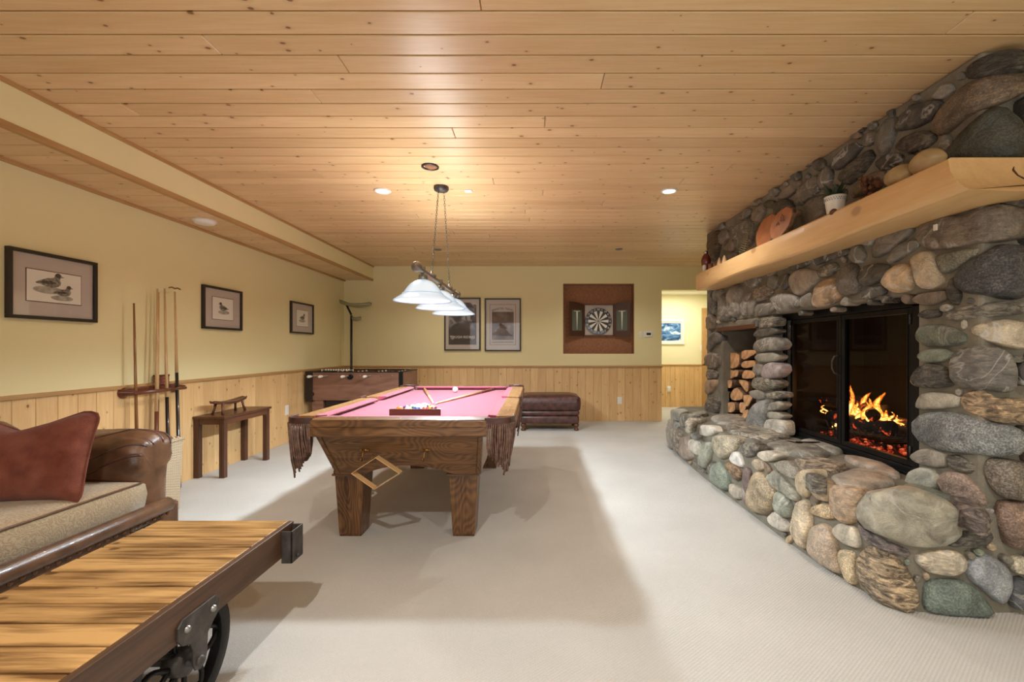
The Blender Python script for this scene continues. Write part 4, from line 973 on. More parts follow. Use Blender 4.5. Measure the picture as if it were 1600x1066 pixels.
# outward normals must face the room (-x) or the camera (-y)
HP = [(1.72, 5.72), (1.655, 5.45), (1.61, 5.0), (1.575, 4.2), (1.572, 2.85), (1.587, 2.52), (1.62, 2.27), (1.66, 2.12), (1.75, 2.05), (1.88, 2.03), (3.2, 2.02)]
HEARTH = Path(HP)
for S_ in (FACE, HEARTH):
    for i, n in enumerate(S_.n):
        if n.x > 0 and n.y > 0 or (abs(n.x) > .5 and n.x > 0) or (abs(n.y) > .5 and n.y > 0 and i > 3): S_.n[i] = -n
def TOP(x, y): return PZ(x, y, HZ+.012), Vector((0, 0, 1))
def chaikin(p, k=2):
    for _ in range(k):
        q = []
        for i in range(len(p)):
            a, b = p[i], p[(i+1) % len(p)]
            q += [(a[0]*.84+b[0]*.16, a[1]*.84+b[1]*.16), (a[0]*.16+b[0]*.84, a[1]*.16+b[1]*.84)]
        p = q
    return p
def resample(p, n):
    L = [0]
    for i in range(len(p)): a, b = p[i], p[(i+1) % len(p)]; L.append(L[-1]+math.hypot(b[0]-a[0], b[1]-a[1]))
    out = []; j = 0
    for k in range(n):
        t_ = L[-1]*k/n
        while L[j+1] < t_: j += 1
        u = (t_-L[j])/max(1e-9, L[j+1]-L[j]); a, b = p[j % len(p)], p[(j+1) % len(p)]
        out.append((a[0]+(b[0]-a[0])*u, a[1]+(b[1]-a[1])*u))
    return out
sr = random.Random(11)
PLACED = []
def stone(mb, poly, surf, col, typ=(.25, 0, 0), hs=1.0, depth=.075, n=26, flat=False):
    PLACED.append(poly)
    p = resample(chaikin(poly), n); cx = sum(a for a, b in p)/n; cy = sum(b for a, b in p)/n
    w = [surf(*q)[0] for q in p]; ext = min((w[i]-w[i+n//2]).length for i in range(n//2))
    h = min(.055, ext*.24)*hs
    if flat: h = min(h, .022)
    seed = Vector((sr.random()*50, sr.random()*50, 0))
    rings = [(1.0, -1.5), (1.02, -.8), (1.02, -.35), (1.0, .1), (.955, .42), (.87, .66), (.73, .82), (.52, .93), (.26, .98)]
    rows = []
    for s, hh in rings:
        row = []
        for x, y in p:
            q, nn = surf(cx+(x-cx)*s, cy+(y-cy)*s)
            d = h*hh if hh > -1.2 else -max(depth, h*1.2)
            nz = noise.noise(q*7+seed)*.26*h + noise.noise(q*22+seed)*.10*h + noise.noise(q*55+seed)*.035*h
            if hh > -1.2: d += nz*min(1, (hh+.9))*1.6
            row.append(q+nn*d)
        rows.append(row)
    q, nn = surf(cx, cy); c = q+nn*h*(1+noise.noise(q*7+seed)*.4)
    base = len(mb.v); vs = [v for r in rows for v in r]+[c]; m_ = len(rows); fs = []
    for i in range(m_-1):
        for j in range(n): k = (j+1) % n; fs.append((i*n+j, i*n+k, (i+1)*n+k, (i+1)*n+j))
    for j in range(n): fs.append(((m_-1)*n+j, (m_-1)*n+(j+1) % n, m_*n))
    jit = sr.uniform(.92, 1.08)
    mb.add(vs, fs, (col[0]*jit, col[1]*jit, col[2]*jit, 1), (*typ, 1))
# palette (linear)
def g(v, r=1, b=1): return (v*r, v, v*b)
DK = (.085, .078, .068); DG = (.11, .105, .095); BR = (.19, .145, .105); GR = (.20, .19, .165); LG = (.34, .32, .28); TN = (.44, .34, .22)
CR = (.58, .50, .38); GN = (.20, .23, .185); WH = (.72, .69, .63); PU = (.22, .17, .165); BL = (.23, .25, .28); BE = (.38, .31, .23)
sp_ = (.7, 0, 0); sk = (.1, .8, 0); vn = (.2, .1, .7); pl0 = (.25, 0, .1); cr_ = (.1, .35, .5)
up = MB()
UP = [
 ([(1511,109),(1525,97),(1552,84),(1574,79),(1602,80),(1602,112),(1560,118),(1516,123)], DK, sk),
 ([(1460,197),(1477,167),(1511,133),(1547,121),(1604,120),(1604,142),(1560,162),(1511,182),(1486,204),(1464,209)], BR, (.6,.3,0)),
 ([(1484,240),(1511,204),(1542,175),(1560,170),(1584,189),(1606,211),(1606,250),(1535,251),(1491,251)], (.07,.075,.062), sp_),
 ([(1456,153),(1472,133),(1486,131),(1489,143),(1472,155)], LG, pl0),
 ([(1400,204),(1406,182),(1425,165),(1445,159),(1469,158),(1467,172),(1450,189),(1430,199)], DG, cr_),
 ([(1401,231),(1411,216),(1433,206),(1455,206),(1460,219),(1445,231),(1423,239)], DG, sk),
 ([(1369,238),(1372,211),(1386,187),(1399,184),(1399,206),(1389,233),(1377,245)], GR, pl0),
 ([(1340,223),(1352,211),(1367,204),(1369,219),(1355,230)], GR, cr_),
 ([(1367,255),(1384,242),(1406,240),(1411,253),(1394,262),(1377,266)], DK, cr_),
 ([(1302,262),(1307,245),(1324,228),(1340,223),(1347,230),(1325,256),(1309,265)], DG, vn),
 ([(1309,276),(1339,248),(1358,235),(1365,246),(1343,276),(1324,289)], DG, sk),
 ([(1279,289),(1283,270),(1294,259),(1301,270),(1298,289),(1286,296)], GR, vn),
 ([(1245,319),(1253,289),(1275,274),(1281,285),(1279,300),(1256,319)], GR, cr_),
 ([(1253,352),(1264,319),(1283,304),(1292,315),(1289,336),(1270,356)], GR, pl0),
 ([(1213,311),(1230,293),(1249,281),(1251,293),(1230,310)], (.24,.20,.16), pl0),
 ([(1178,345),(1181,326),(1193,319),(1196,330),(1189,347)], (.24,.20,.16), pl0),
 ([(1146,364),(1155,349),(1174,343),(1178,356),(1176,379),(1157,392)], GR, vn),
 ([(1124,379),(1127,364),(1136,358),(1140,371),(1131,383)], (.26,.23,.20), pl0),
 ([(1131,390),(1144,375),(1152,379),(1146,394)], (.26,.23,.20), pl0),
 ([(1108,392),(1112,368),(1123,360),(1126,379),(1122,400),(1113,408)], (.15,.11,.08), sk),
 ([(1125,412),(1140,398),(1151,394),(1153,405),(1133,416)], GR, pl0),
 ([(1330,310),(1345,288),(1358,272),(1378,266),(1386,276),(1372,296)], BR, pl0),
 ([(1600,190),(1600,150),(1625,150),(1625,190)], DK, sp_),
 ([(1215,318),(1228,312),(1240,318),(1238,345),(1222,362),(1212,340)], DK, pl0),
 ([(1290,322),(1306,300),(1322,296),(1318,318),(1300,330)], GR, pl0),
]
def grow(p, k):
    cx = sum(a for a, b in p)/len(p); cy = sum(b for a, b in p)/len(p); return [(cx+(a-cx)*k, cy+(b-cy)*k) for a, b in p]
for p, c, ty in UP: stone(up, grow(p, 1.10), FACE, tuple(v*.85 for v in c), ty)  # colours darkened to stand for the weaker light above the mantel
MID = [
 ([(1431,361),(1450,344),(1477,340),(1511,337),(1555,320),(1604,330),(1604,370),(1555,376),(1496,385),(1457,390),(1438,378)], (.21,.175,.14), (.2,.3,.5)),
 ([(1511,322),(1547,307),(1572,307),(1604,313),(1604,328),(1560,315),(1516,331)], DK, sk),
 ([(1364,400),(1377,363),(1396,355),(1423,352),(1425,363),(1408,378),(1389,393),(1372,402)], (.20,.175,.145), pl0),
 ([(1386,407),(1396,390),(1413,378),(1433,376),(1434,385),(1413,400),(1394,412)], GR, vn),
 ([(1381,441),(1389,422),(1408,412),(1423,417),(1430,437),(1420,454),(1396,457)], (.48,.36,.23), vn),
 ([(1424,407),(1438,395),(1457,395),(1467,415),(1473,439),(1457,451),(1438,449),(1430,432)], (.50,.41,.29), vn),
 ([(1462,400),(1511,390),(1535,388),(1520,405),(1481,427),(1469,422)], (.18,.18,.145), sp_),
 ([(1496,444),(1506,417),(1535,398),(1560,384),(1604,386),(1604,465),(1560,461),(1506,456)], (.075,.075,.078), (1,.4,0)),
 ([(1479,456),(1484,437),(1491,434),(1503,461),(1496,477),(1484,471)], DK, sk),
 ([(1342,437),(1350,417),(1369,412),(1389,415),(1389,429),(1372,441),(1352,448)], DK, cr_),
 ([(1345,459),(1360,449),(1381,446),(1384,459),(1364,466),(1347,468)], DG, vn),
 ([(1425,468),(1438,459),(1477,454),(1479,468),(1457,477),(1433,474)], BR, pl0),
 ([(1433,493),(1445,484),(1469,484),(1467,495),(1445,498)], DK, sk),
 ([(1477,493),(1496,483),(1535,474),(1584,471),(1604,476),(1604,490),(1560,493),(1511,499),(1486,500)], GR, sk),
 ([(1433,529),(1440,510),(1462,507),(1486,512),(1511,524),(1506,537),(1477,541),(1445,540)], (.15,.165,.13), (.5,.2,.3)),
 ([(1516,517),(1535,505),(1572,500),(1604,505),(1604,546),(1572,540),(1540,532)], CR, vn),
 ([(1433,557),(1445,547),(1477,545),(1486,552),(1477,564),(1447,567)], GN, pl0),
 ([(1491,564),(1496,547),(1530,542),(1560,545),(1581,562),(1581,606),(1572,612),(1535,608),(1501,603),(1492,589)], (.19,.18,.165), cr_),
 ([(1424,594),(1433,577),(1450,569),(1472,572),(1486,591),(1486,603),(1457,606),(1430,603)], (.115,.11,.10), sk),
 ([(1430,635),(1438,618),(1457,613),(1486,616),(1501,623),(1496,635),(1462,639),(1438,639)], (.40,.38,.32), pl0),
 ([(1503,625),(1516,611),(1540,611),(1560,625),(1604,623),(1604,660),(1560,660),(1530,652),(1511,640)], (.40,.30,.20), sk),
 ([(1430,664),(1438,652),(1462,645),(1499,647),(1547,662),(1584,667),(1600,686),(1591,708),(1560,713),(1511,708),(1462,701),(1438,686)], (.22,.235,.24), (1,0,0)),
 ([(1424,713),(1438,703),(1457,702),(1477,711),(1479,728),(1457,730),(1433,723)], (.42,.39,.33), pl0),
 ([(1480,713),(1496,711),(1520,723),(1528,733),(1516,740),(1486,733)], GR, sk),
 ([(1416,757),(1423,738),(1440,731),(1457,735),(1466,750),(1460,768),(1430,768)], (.40,.41,.355), pl0),
 ([(1466,752),(1477,738),(1511,742),(1535,767),(1545,790),(1511,786),(1477,772)], (.34,.255,.21), (.6,.2,.2)),
 ([(1538,735),(1542,718),(1572,720),(1604,725),(1604,781),(1572,777),(1547,760)], (.17,.145,.12), (1,0,0)),
 ([(1590,579),(1602,560),(1612,580),(1604,604),(1594,598)], DK, vn),
 ([(1557,800),(1566,789),(1610,787),(1610,861),(1574,851),(1560,822)], (.24,.17,.135), (.7,.3,0)),
 ([(1600,668),(1615,668),(1615,700),(1600,698)], DK, pl0),
 ([(1236,446),(1241,429),(1256,420),(1275,424),(1278,439),(1260,456),(1246,462)], (.30,.26,.21), pl0),
 ([(1274,473),(1275,451),(1287,439),(1309,434),(1313,451),(1314,466),(1292,478),(1275,479)], (.40,.28,.18), vn),
 ([(1312,451),(1314,424),(1329,412),(1340,417),(1345,437),(1342,456),(1324,462)], (.16,.14,.12), sp_),
 ([(1231,422),(1236,412),(1263,402),(1265,412),(1246,422)], DG, vn),
 ([(1268,407),(1275,398),(1309,390),(1326,390),(1324,398),(1300,405),(1275,415)], DG, vn),
 ([(1278,424),(1285,415),(1304,410),(1310,420),(1295,432),(1280,433)], GR, sk),
 ([(1328,400),(1334,385),(1343,383),(1353,398),(1346,410),(1334,412)], GR, vn),
 ([(1162,437),(1173,429),(1187,427),(1187,441),(1178,451),(1168,446)], GR, vn),
 ([(1200,444),(1202,432),(1212,429),(1217,441),(1212,452),(1203,451)], GR, pl0),
 ([(1217,446),(1219,432),(1231,427),(1236,441),(1226,454)], DG, vn),
 ([(1140,476),(1141,454),(1153,445),(1160,456),(1158,485),(1151,495),(1143,493)], (.30,.28,.255), vn),
 ([(1125,490),(1126,466),(1137,459),(1140,476),(1142,495),(1136,502),(1129,500)], GR, cr_),
 ([(1159,480),(1163,461),(1173,456),(1173,471),(1168,493),(1160,493)], (.28,.26,.235), vn),
 ([(1170,490),(1171,468),(1178,461),(1182,468),(1180,485),(1175,495)], GR, pl0),
 ([(1178,466),(1182,451),(1202,444),(1209,456),(1197,468),(1182,473)], (.26,.23,.20), sk),
 ([(1180,485),(1185,476),(1207,473),(1212,483),(1197,493),(1182,493)], GR, vn),
 ([(1212,480),(1207,466),(1226,456),(1246,463),(1251,476),(1236,485),(1219,490)], (.24,.23,.21), vn),
 ([(1251,480),(1253,466),(1270,456),(1273,471),(1270,482)], GR, pl0),
 ([(1115,466),(1117,454),(1125,449),(1132,456),(1126,468),(1120,472)], GR, pl0),
 ([(1107,458),(1109,452),(1117,455),(1115,462),(1109,465)], DK, pl0),
 ([(1108,485),(1109,471),(1117,468),(1124,480),(1121,493),(1112,490)], DG, sk),
 ([(1106,512),(1107,495),(1114,490),(1119,502),(1116,515),(1109,516)], BR, pl0),
 ([(1106,546),(1109,525),(1118,518),(1126,522),(1126,535),(1116,540),(1111,548)], (.12,.11,.10), pl0),
 ([(1104,571),(1105,555),(1114,550),(1125,557),(1125,571),(1116,577)], (.18,.15,.12), cr_),
 ([(1104,590),(1105,578),(1118,577),(1122,584),(1119,593)], (.20,.17,.15), sk),
 ([(1103,614),(1104,595),(1121,593),(1118,607),(1109,617)], (.40,.27,.18), pl0),
 ([(1103,640),(1107,623),(1118,619),(1125,628),(1122,646),(1111,650)], (.17,.15,.13), sk),
 ([(1174,509),(1177,500),(1186,502),(1184,512)], DG, pl0),
 ([(1186,512),(1189,497),(1214,496),(1214,508),(1200,514)], (.26,.25,.22), sk),
 ([(1177,523),(1184,516),(1207,512),(1216,518),(1200,526),(1182,527)], DG, pl0),
 ([(1178,543),(1182,534),(1196,528),(1214,528),(1223,537),(1219,546),(1196,549),(1182,549)], (.28,.275,.255), vn),
 ([(1179,559),(1186,553),(1207,551),(1218,557),(1211,565),(1186,566)], (.33,.33,.30), pl0),
 ([(1177,580),(1180,569),(1192,570),(1191,585),(1182,587)], (.26,.245,.23), pl0),
 ([(1191,586),(1193,571),(1207,566),(1221,570),(1223,580),(1214,589),(1200,593)], (.42,.38,.40), pl0),
 ([(1175,600),(1178,591),(1196,590),(1218,596),(1216,605),(1196,611),(1178,607)], (.27,.26,.23), sk),
 ([(1171,612),(1186,609),(1195,614),(1193,623),(1182,624),(1173,619)], (.33,.32,.28), pl0),
 ([(1195,616),(1214,611),(1225,614),(1225,621),(1203,624)], (.28,.27,.24), sk),
 ([(1171,664),(1177,639),(1186,628),(1200,626),(1200,643),(1196,655),(1195,671),(1177,668)], (.30,.305,.30), (.6,.1,.3)),
 ([(1200,641),(1203,630),(1218,627),(1224,633),(1214,641)], (.42,.40,.34), pl0),
 ([(1200,653),(1200,644),(1214,644),(1225,650),(1218,655)], (.40,.38,.32), pl0),
 ([(1194,675),(1198,657),(1211,655),(1226,658),(1228,680),(1207,682)], (.52,.50,.44), vn),
]
for p, c, ty in MID: stone(up, grow(p, 1.07), FACE, c, ty)
def pin(x, y, poly):
    c = False; j = len(poly)-1
    for i in range(len(poly)):
        (xi, yi), (xj, yj) = poly[i], poly[j]
        if (yi > y) != (yj > y) and x < (xj-xi)*(y-yi)/(yj-yi)+xi: c = not c
        j = i
    return c
def sd(x, y, poly):
    d = 1e9
    for i in range(len(poly)):
        (ax, ay), (bx, by) = poly[i], poly[(i+1) % len(poly)]; L = (bx-ax)**2+(by-ay)**2 or 1e-9
        k = max(0, min(1, ((x-ax)*(bx-ax)+(y-ay)*(by-ay))/L)); d = min(d, math.hypot(x-ax-k*(bx-ax), y-ay-k*(by-ay)))
    return -d if pin(x, y, poly) else d
def fill(mb, region, surf, rmin, rmax, tries, pal, flat=False, gap=.5, sc=None):
    xs = [p[0] for p in region]; ys = [p[1] for p in region]
    for _ in range(tries):
        x, y = sr.uniform(min(xs), max(xs)), sr.uniform(min(ys), max(ys))
        if not pin(x, y, region): continue
        d = min([sd(x, y, p) for p in PLACED if abs(p[0][0]-x) < 200]+[-sd(x, y, region)+rmin*.8, rmax])-gap
        k = 1 if sc is None else sc(x)
        if d < rmin*k: continue
        d = min(d, rmax*k); a0 = sr.random()*6
        ar = sr.uniform(1.0, 1.5); rr0 = sr.random()*PI; q5 = [(d*sr.uniform(.8, 1.2)*math.cos(2*PI*i/6)*ar, d*sr.uniform(.8, 1.2)*math.sin(2*PI*i/6)) for i in range(6)]; poly = [(x+a*math.cos(rr0)-b*math.sin(rr0), y+a*math.sin(rr0)+b*math.cos(rr0)) for a, b in q5]
        stone(mb, poly, surf, sr.choice(pal), (sr.random()*.6, sr.random()*.4, sr.random()*.5), n=16, flat=flat)
scx = lambda x: .45+.75*max(0, (x-1100))/500
fill(up, [(1112,362),(1300,226),(1450,140),(1560,80),(1604,78),(1604,248),(1480,250),(1300,330),(1112,410)], FACE, 6.5, 30, 1500, [DK, DG, GR, BR], sc=scx)
fill(up, [(1107,452),(1300,376),(1500,305),(1604,300),(1604,860),(1556,850),(1540,795),(1470,770),(1440,730),(1440,470),(1228,492),(1228,500),(1128,505),(1107,510)], FACE, 5.5, 24, 1800, [DG, GR, BR, (.28,.24,.2), LG], sc=scx)
fill(up, [(1612,-40),(1985,-40),(1985,1020),(1612,1020)], FACE, 13, 58, 900, [DG, GR, BR, (.28,.24,.2), LG, BE])
obj('chimney_stones', up, M['stone'], fp, True, label='grey and tan rounded river stones')
# mortar core with the log niche and the firebox opening
Y0, Y1 = 2.075, 5.40; FY0, FY1, FZ0, FZ1 = 2.42, 3.90, .475, 1.505; NY0, NY1, NZT = 4.20, 4.95, 1.42
XB = XR
m = MB().box(XM, XB, Y0, Y1, FZ1, CEIL).box(XM, XB, Y0, FY0, 0, FZ1).box(XM, XB, FY1, NY0, .40, FZ1).box(XM, XB, NY1, Y1, 0, FZ1).box(XM, XB, NY0, NY1, NZT, FZ1).box(2.62, XB, NY0, NY1, .4, NZT).box(2.90, XB, FY0, FY1, .4, FZ1).box(XM, 2.9, FY0, FY1, .3, FZ0)
obj('chimney_mortar', m, M['mortar'], fp, bevel=.015, label='grey mortar core')
obj('niche_lintel', MB().box(XM-.03, XM+.2, NY0-.05, NY1+.08, 1.40, 1.445), M['walnut'], fp, bevel=.006, label='brown wooden lintel board')
# hearth
hm = MB()
HE = [
 ([(1046,679),(1047,655),(1055,651),(1062,664),(1055,686),(1052,704),(1047,696)], (.28,.26,.22), vn),
 ([(1055,686),(1057,669),(1067,672),(1064,696),(1062,709),(1055,704)], (.24,.21,.18), sk),
 ([(1063,709),(1066,684),(1079,681),(1079,699),(1084,716),(1074,720)], (.26,.21,.17), pl0),
 ([(1077,696),(1079,686),(1091,689),(1097,701),(1094,713),(1081,706)], (.58,.54,.46), pl0),
 ([(1094,716),(1099,691),(1113,691),(1113,711),(1106,733),(1096,730)], (.30,.31,.25), pl0),
 ([(1081,720),(1094,716),(1101,735),(1106,742),(1091,732)], GR, sk),
 ([(1113,747),(1116,728),(1128,720),(1140,740),(1141,762),(1133,766),(1118,757)], (.24,.28,.225), sp_),
 ([(1106,733),(1113,720),(1120,725),(1113,748)], GR, sk),
 ([(1141,768),(1142,755),(1160,764),(1162,779),(1150,780)], (.44,.40,.33), pl0),
 ([(1133,728),(1138,720),(1155,730),(1160,745),(1152,752),(1140,738)], (.27,.19,.12), sk),
 ([(1162,774),(1162,740),(1167,730),(1174,738),(1172,760),(1171,792),(1164,788)], (.19,.14,.13), vn),
 ([(1141,718),(1147,706),(1155,706),(1162,725),(1160,731),(1145,724)], (.85,.83,.78), (0,0,0)),
 ([(1172,784),(1174,750),(1186,736),(1201,750),(1214,772),(1211,789),(1198,804),(1178,800)], (.44,.36,.24), (.8,.2,0)),
 ([(1174,725),(1179,717),(1191,718),(1196,733),(1186,736)], (.44,.36,.26), sp_),
 ([(1196,733),(1194,720),(1203,728),(1206,738),(1199,741)], BR, pl0),
 ([(1196,747),(1211,733),(1230,752),(1250,774),(1247,784),(1230,777),(1211,764)], (.32,.32,.27), cr_),
 ([(1211,795),(1215,768),(1227,772),(1240,791),(1240,806),(1227,810)], (.28,.30,.25), vn),
 ([(1199,809),(1211,799),(1221,803),(1235,824),(1232,831),(1219,830),(1205,820)], (.56,.52,.45), (0,0,.2)),
 ([(1237,830),(1240,805),(1250,783),(1265,783),(1267,801),(1269,828),(1263,858),(1250,852)], (.62,.52,.38), (.3,.3,.2)),
 ([(1265,801),(1271,791),(1287,787),(1304,795),(1304,810),(1291,811),(1273,805)], (.48,.37,.23), (.9,.2,0)),
 ([(1265,851),(1269,826),(1283,818),(1298,824),(1306,849),(1316,892),(1312,897),(1283,880),(1267,863)], (.42,.34,.26), (.5,0,0)),
 ([(1301,828),(1312,818),(1337,824),(1343,843),(1343,857),(1324,851),(1308,840)], (.60,.55,.45), vn),
 ([(1310,867),(1314,859),(1333,863),(1337,880),(1341,904),(1337,914),(1324,910),(1314,884)], (.54,.44,.29), sp_),
 ([(1246,768),(1248,741),(1258,734),(1272,735),(1274,751),(1268,772),(1258,778)], (.56,.46,.31), vn),
 ([(1268,762),(1274,751),(1293,752),(1303,764),(1297,784),(1283,782),(1270,772)], (.45,.34,.23), vn),
 ([(1303,756),(1328,762),(1349,770),(1344,793),(1342,811),(1328,820),(1311,811),(1301,789)], (.44,.33,.23), cr_),
 ([(1266,780),(1272,770),(1283,780),(1276,789)], BR, pl0),
 ([(1342,805),(1344,783),(1357,772),(1395,765),(1430,768),(1470,778),(1490,795),(1502,828),(1496,840),(1479,851),(1442,853),(1415,851),(1386,838),(1355,825)], (.37,.35,.28), (.1,0,.35)),
 ([(1338,812),(1352,828),(1380,843),(1405,853),(1422,862),(1420,872),(1385,862),(1350,846)], (.21,.18,.18), sk),
 ([(1342,890),(1346,868),(1358,853),(1380,860),(1405,874),(1421,894),(1434,925),(1433,944),(1421,954),(1400,950),(1370,938),(1346,915)], (.33,.265,.19), (.2,1,0)),
 ([(1429,874),(1442,864),(1473,860),(1500,864),(1512,880),(1508,892),(1483,898),(1450,894),(1438,884)], (.58,.52,.42), cr_),
 ([(1512,892),(1520,876),(1543,867),(1566,878),(1582,900),(1580,923),(1562,944),(1541,925),(1520,909)], (.30,.325,.36), (.5,0,0)),
 ([(1446,915),(1454,909),(1483,906),(1508,909),(1529,925),(1549,954),(1541,960),(1483,960),(1450,956),(1444,946)], (.16,.205,.185), (.6,0,0)),
 ([(1582,886),(1587,874),(1604,871),(1610,886),(1604,898),(1588,896)], (.5,.46,.36), sp_),
 ([(1578,925),(1582,909),(1604,904),(1612,930),(1604,956),(1584,950)], (.10,.11,.13), cr_),
 ([(1489,797),(1512,799),(1537,801),(1551,812),(1541,820),(1512,820),(1498,812)], (.20,.19,.20), cr_),
 ([(1481,853),(1496,840),(1514,830),(1549,832),(1551,843),(1539,853),(1512,857)], (.13,.125,.12), sk),
 ([(1060,655),(1062,647),(1077,647),(1084,650),(1074,667),(1066,666)], (.17,.16,.13), vn),
 ([(1081,684),(1084,662),(1094,664),(1099,679),(1089,688)], (.27,.27,.25), pl0),
 ([(1091,677),(1096,664),(1113,666),(1117,677),(1106,683)], (.60,.57,.50), pl0),
 ([(1113,696),(1118,681),(1138,681),(1155,686),(1153,699),(1135,716),(1125,716)], (.42,.38,.29), (.9,.3,0)),
 ([(1155,704),(1160,694),(1180,692),(1186,704),(1176,714),(1164,714)], GR, sk),
 ([(1184,713),(1186,706),(1203,704),(1216,711),(1206,720),(1196,722)], (.60,.55,.46), vn),
 ([(1208,725),(1225,719),(1246,733),(1247,750),(1235,747),(1220,738)], (.25,.23,.19), sp_),
]
n0 = len(PLACED)
for p, c, ty in HE: stone(hm, grow(p, 1.04), HEARTH, c, ty)
fill(hm, [(1046,650),(1100,672),(1180,705),(1240,735),(1345,775),(1500,790),(1556,815),(1558,860),(1600,865),(1600,960),(1430,957),(1378,940),(1336,912),(1275,874),(1225,840),(1163,791),(1102,745),(1062,713),(1047,694)], HEARTH, 4.6, 18, 2200, [GR, BE, LG, GN, TN], sc=lambda x: .5+.7*(x-1046)/500)
TP = [
 ([(1130,664),(1160,657),(1200,668),(1238,680),(1222,689),(1180,684),(1142,676)], LG, sk),
 ([(1190,694),(1230,688),(1280,698),(1300,712),(1262,714),(1216,706)], (.28,.27,.23), vn),
 ([(1235,718),(1288,717),(1332,729),(1300,738),(1252,731)], (.33,.29,.24), sk),
 ([(1295,744),(1340,733),(1385,742),(1402,756),(1352,764),(1312,757)], (.38,.34,.29), pl0),
 ([(1312,712),(1345,714),(1385,726),(1412,744),(1392,744),(1348,730)], (.40,.33,.27), pl0),
 ([(1108,651),(1145,647),(1176,655),(1148,663),(1118,660)], LG, pl0),
 ([(1046,643),(1052,639),(1069,640),(1078,644),(1062,648)], (.27,.26,.22), pl0),
 ([(1069,662),(1076,654),(1094,651),(1106,656),(1089,661),(1079,666)], (.36,.33,.28), sk),
 ([(1402,766),(1416,757),(1452,765),(1502,783),(1482,787),(1432,775)], (.17,.20,.17), sp_),
 ([(1248,690),(1262,686),(1300,698),(1320,706),(1300,708)], (.40,.38,.33), pl0),
 ([(1080,646),(1104,643),(1108,648),(1088,652)], GR, sk),
 ([(1160,692),(1176,687),(1192,692),(1180,699)], GR, pl0),
 ([(1255,740),(1280,742),(1296,752),(1270,750)], GR, sk),
 ([(1470,775),(1510,782),(1550,806),(1540,812),(1498,798)], (.20,.17,.16), sk),
 ([(1350,770),(1390,764),(1400,768),(1360,778)], LG, pl0),
]
tm = MB()
for p, c, ty in TP: stone(tm, p, TOP, c, ty, flat=True)
obj('hearth_stones', hm, M['stone'], fp, True, label='mixed round stones facing the hearth')
obj('hearth_slab_stones', tm, M['stone'], fp, True, label='flat stones laid in the hearth top')
# hearth mortar body: plan outline inset from the stone line
off = .010; ins = [(x+off*.9, y+(off if x > 1.66 and y < 3 else 0)-(off if y > 5.3 else 0)) for x, y in HP[:-1]]
ins = [(2.2, 5.72), (1.80, 5.70)]+ins[1:]+[(2.4, 2.065)]
top2 = [(2.2, 5.66), (1.86, 5.64)]+[(x+.035, y+(.035 if y < 2.2 else 0)) for x, y in ins[2:-1]]+[(2.4, 2.10)]
m = MB().loft([[Vector((x, y, 0)) for x, y in ins], [Vector((x, y, HZ-.045)) for x, y in ins], [Vector((x, y, HZ-.004)) for x, y in top2]])
obj('hearth_mortar', m, M['mortar'], fp, label='grey mortar body of the raised hearth')
# unseen far end of the hearth gets stones too
em = MB()
for i in range(5):
    for j in range(3):
        c0 = Vector((1.80+i*.11+(j % 2)*.04, 5.72, .08+j*.15)); r = .05+.012*sr.random(); col = sr.choice([GR, LG, BE, GN])
        k = len(em.v); em.ball(c0, r, 12, (1, .55, 1)); em.c += [(*col, 1)]*(len(em.v)-k); em.t += [(.3, .2, .2, 1)]*(len(em.v)-k)
obj('hearth_stones', em, M['stone'], fp, True)

# firebox, frame and doors
XD = 2.165
t = NT('sooty_firebrick'); br = t.n('TexBrick', {'Vector': t.n('TexCoord').outputs['Object'], 'Color1': (.014, .010, .008, 1), 'Color2': (.02, .014, .011, 1), 'Mortar': (.012, .01, .009, 1), 'Scale': 4.0})
t.set(color=br.outputs[0], rough=.9); M['brick'] = t.m
m = MB().box(2.84, 2.88, FY0+.02, FY1-.02, FZ0, FZ1).box(XD+.06, 2.86, FY0, FY0+.03, FZ0, FZ1).box(XD+.06, 2.86, FY1-.03, FY1, FZ0, FZ1).box(XD+.06, 2.86, FY0, FY1, FZ0-.01, FZ0+.02).box(XD+.06, 2.86, FY0, FY1, FZ1-.03, FZ1)
obj('firebox', m, M['brick'], fp)
ff = MB().box(XD-.01, XD+.05, FY0-.01, FY0+.142, FZ0, FZ1+.01).box(XD-.01, XD+.05, FY1-.045, FY1, FZ0, FZ1+.01).box(XD-.01, XD+.05, FY0+.04, FY1-.04, FZ1-.055, FZ1+.01).box(XD-.012, XD+.05, FY0+.04, FY1-.04, FZ0, FZ0+.055).box(XD-.03, XD+.02, FY0, FY1-.02, FZ0+.004, FZ0+.022)
fr = obj('fireplace_frame', ff, M['black'], fp, bevel=.003, label='black iron screen frame')
obj('side_strip', MB().box(XD+.0, XD+.04, FY1-.105, FY1-.055, FZ0+.055, FZ1-.055), M['silver'], fr, label='grey metal strip')
YM = 3.165
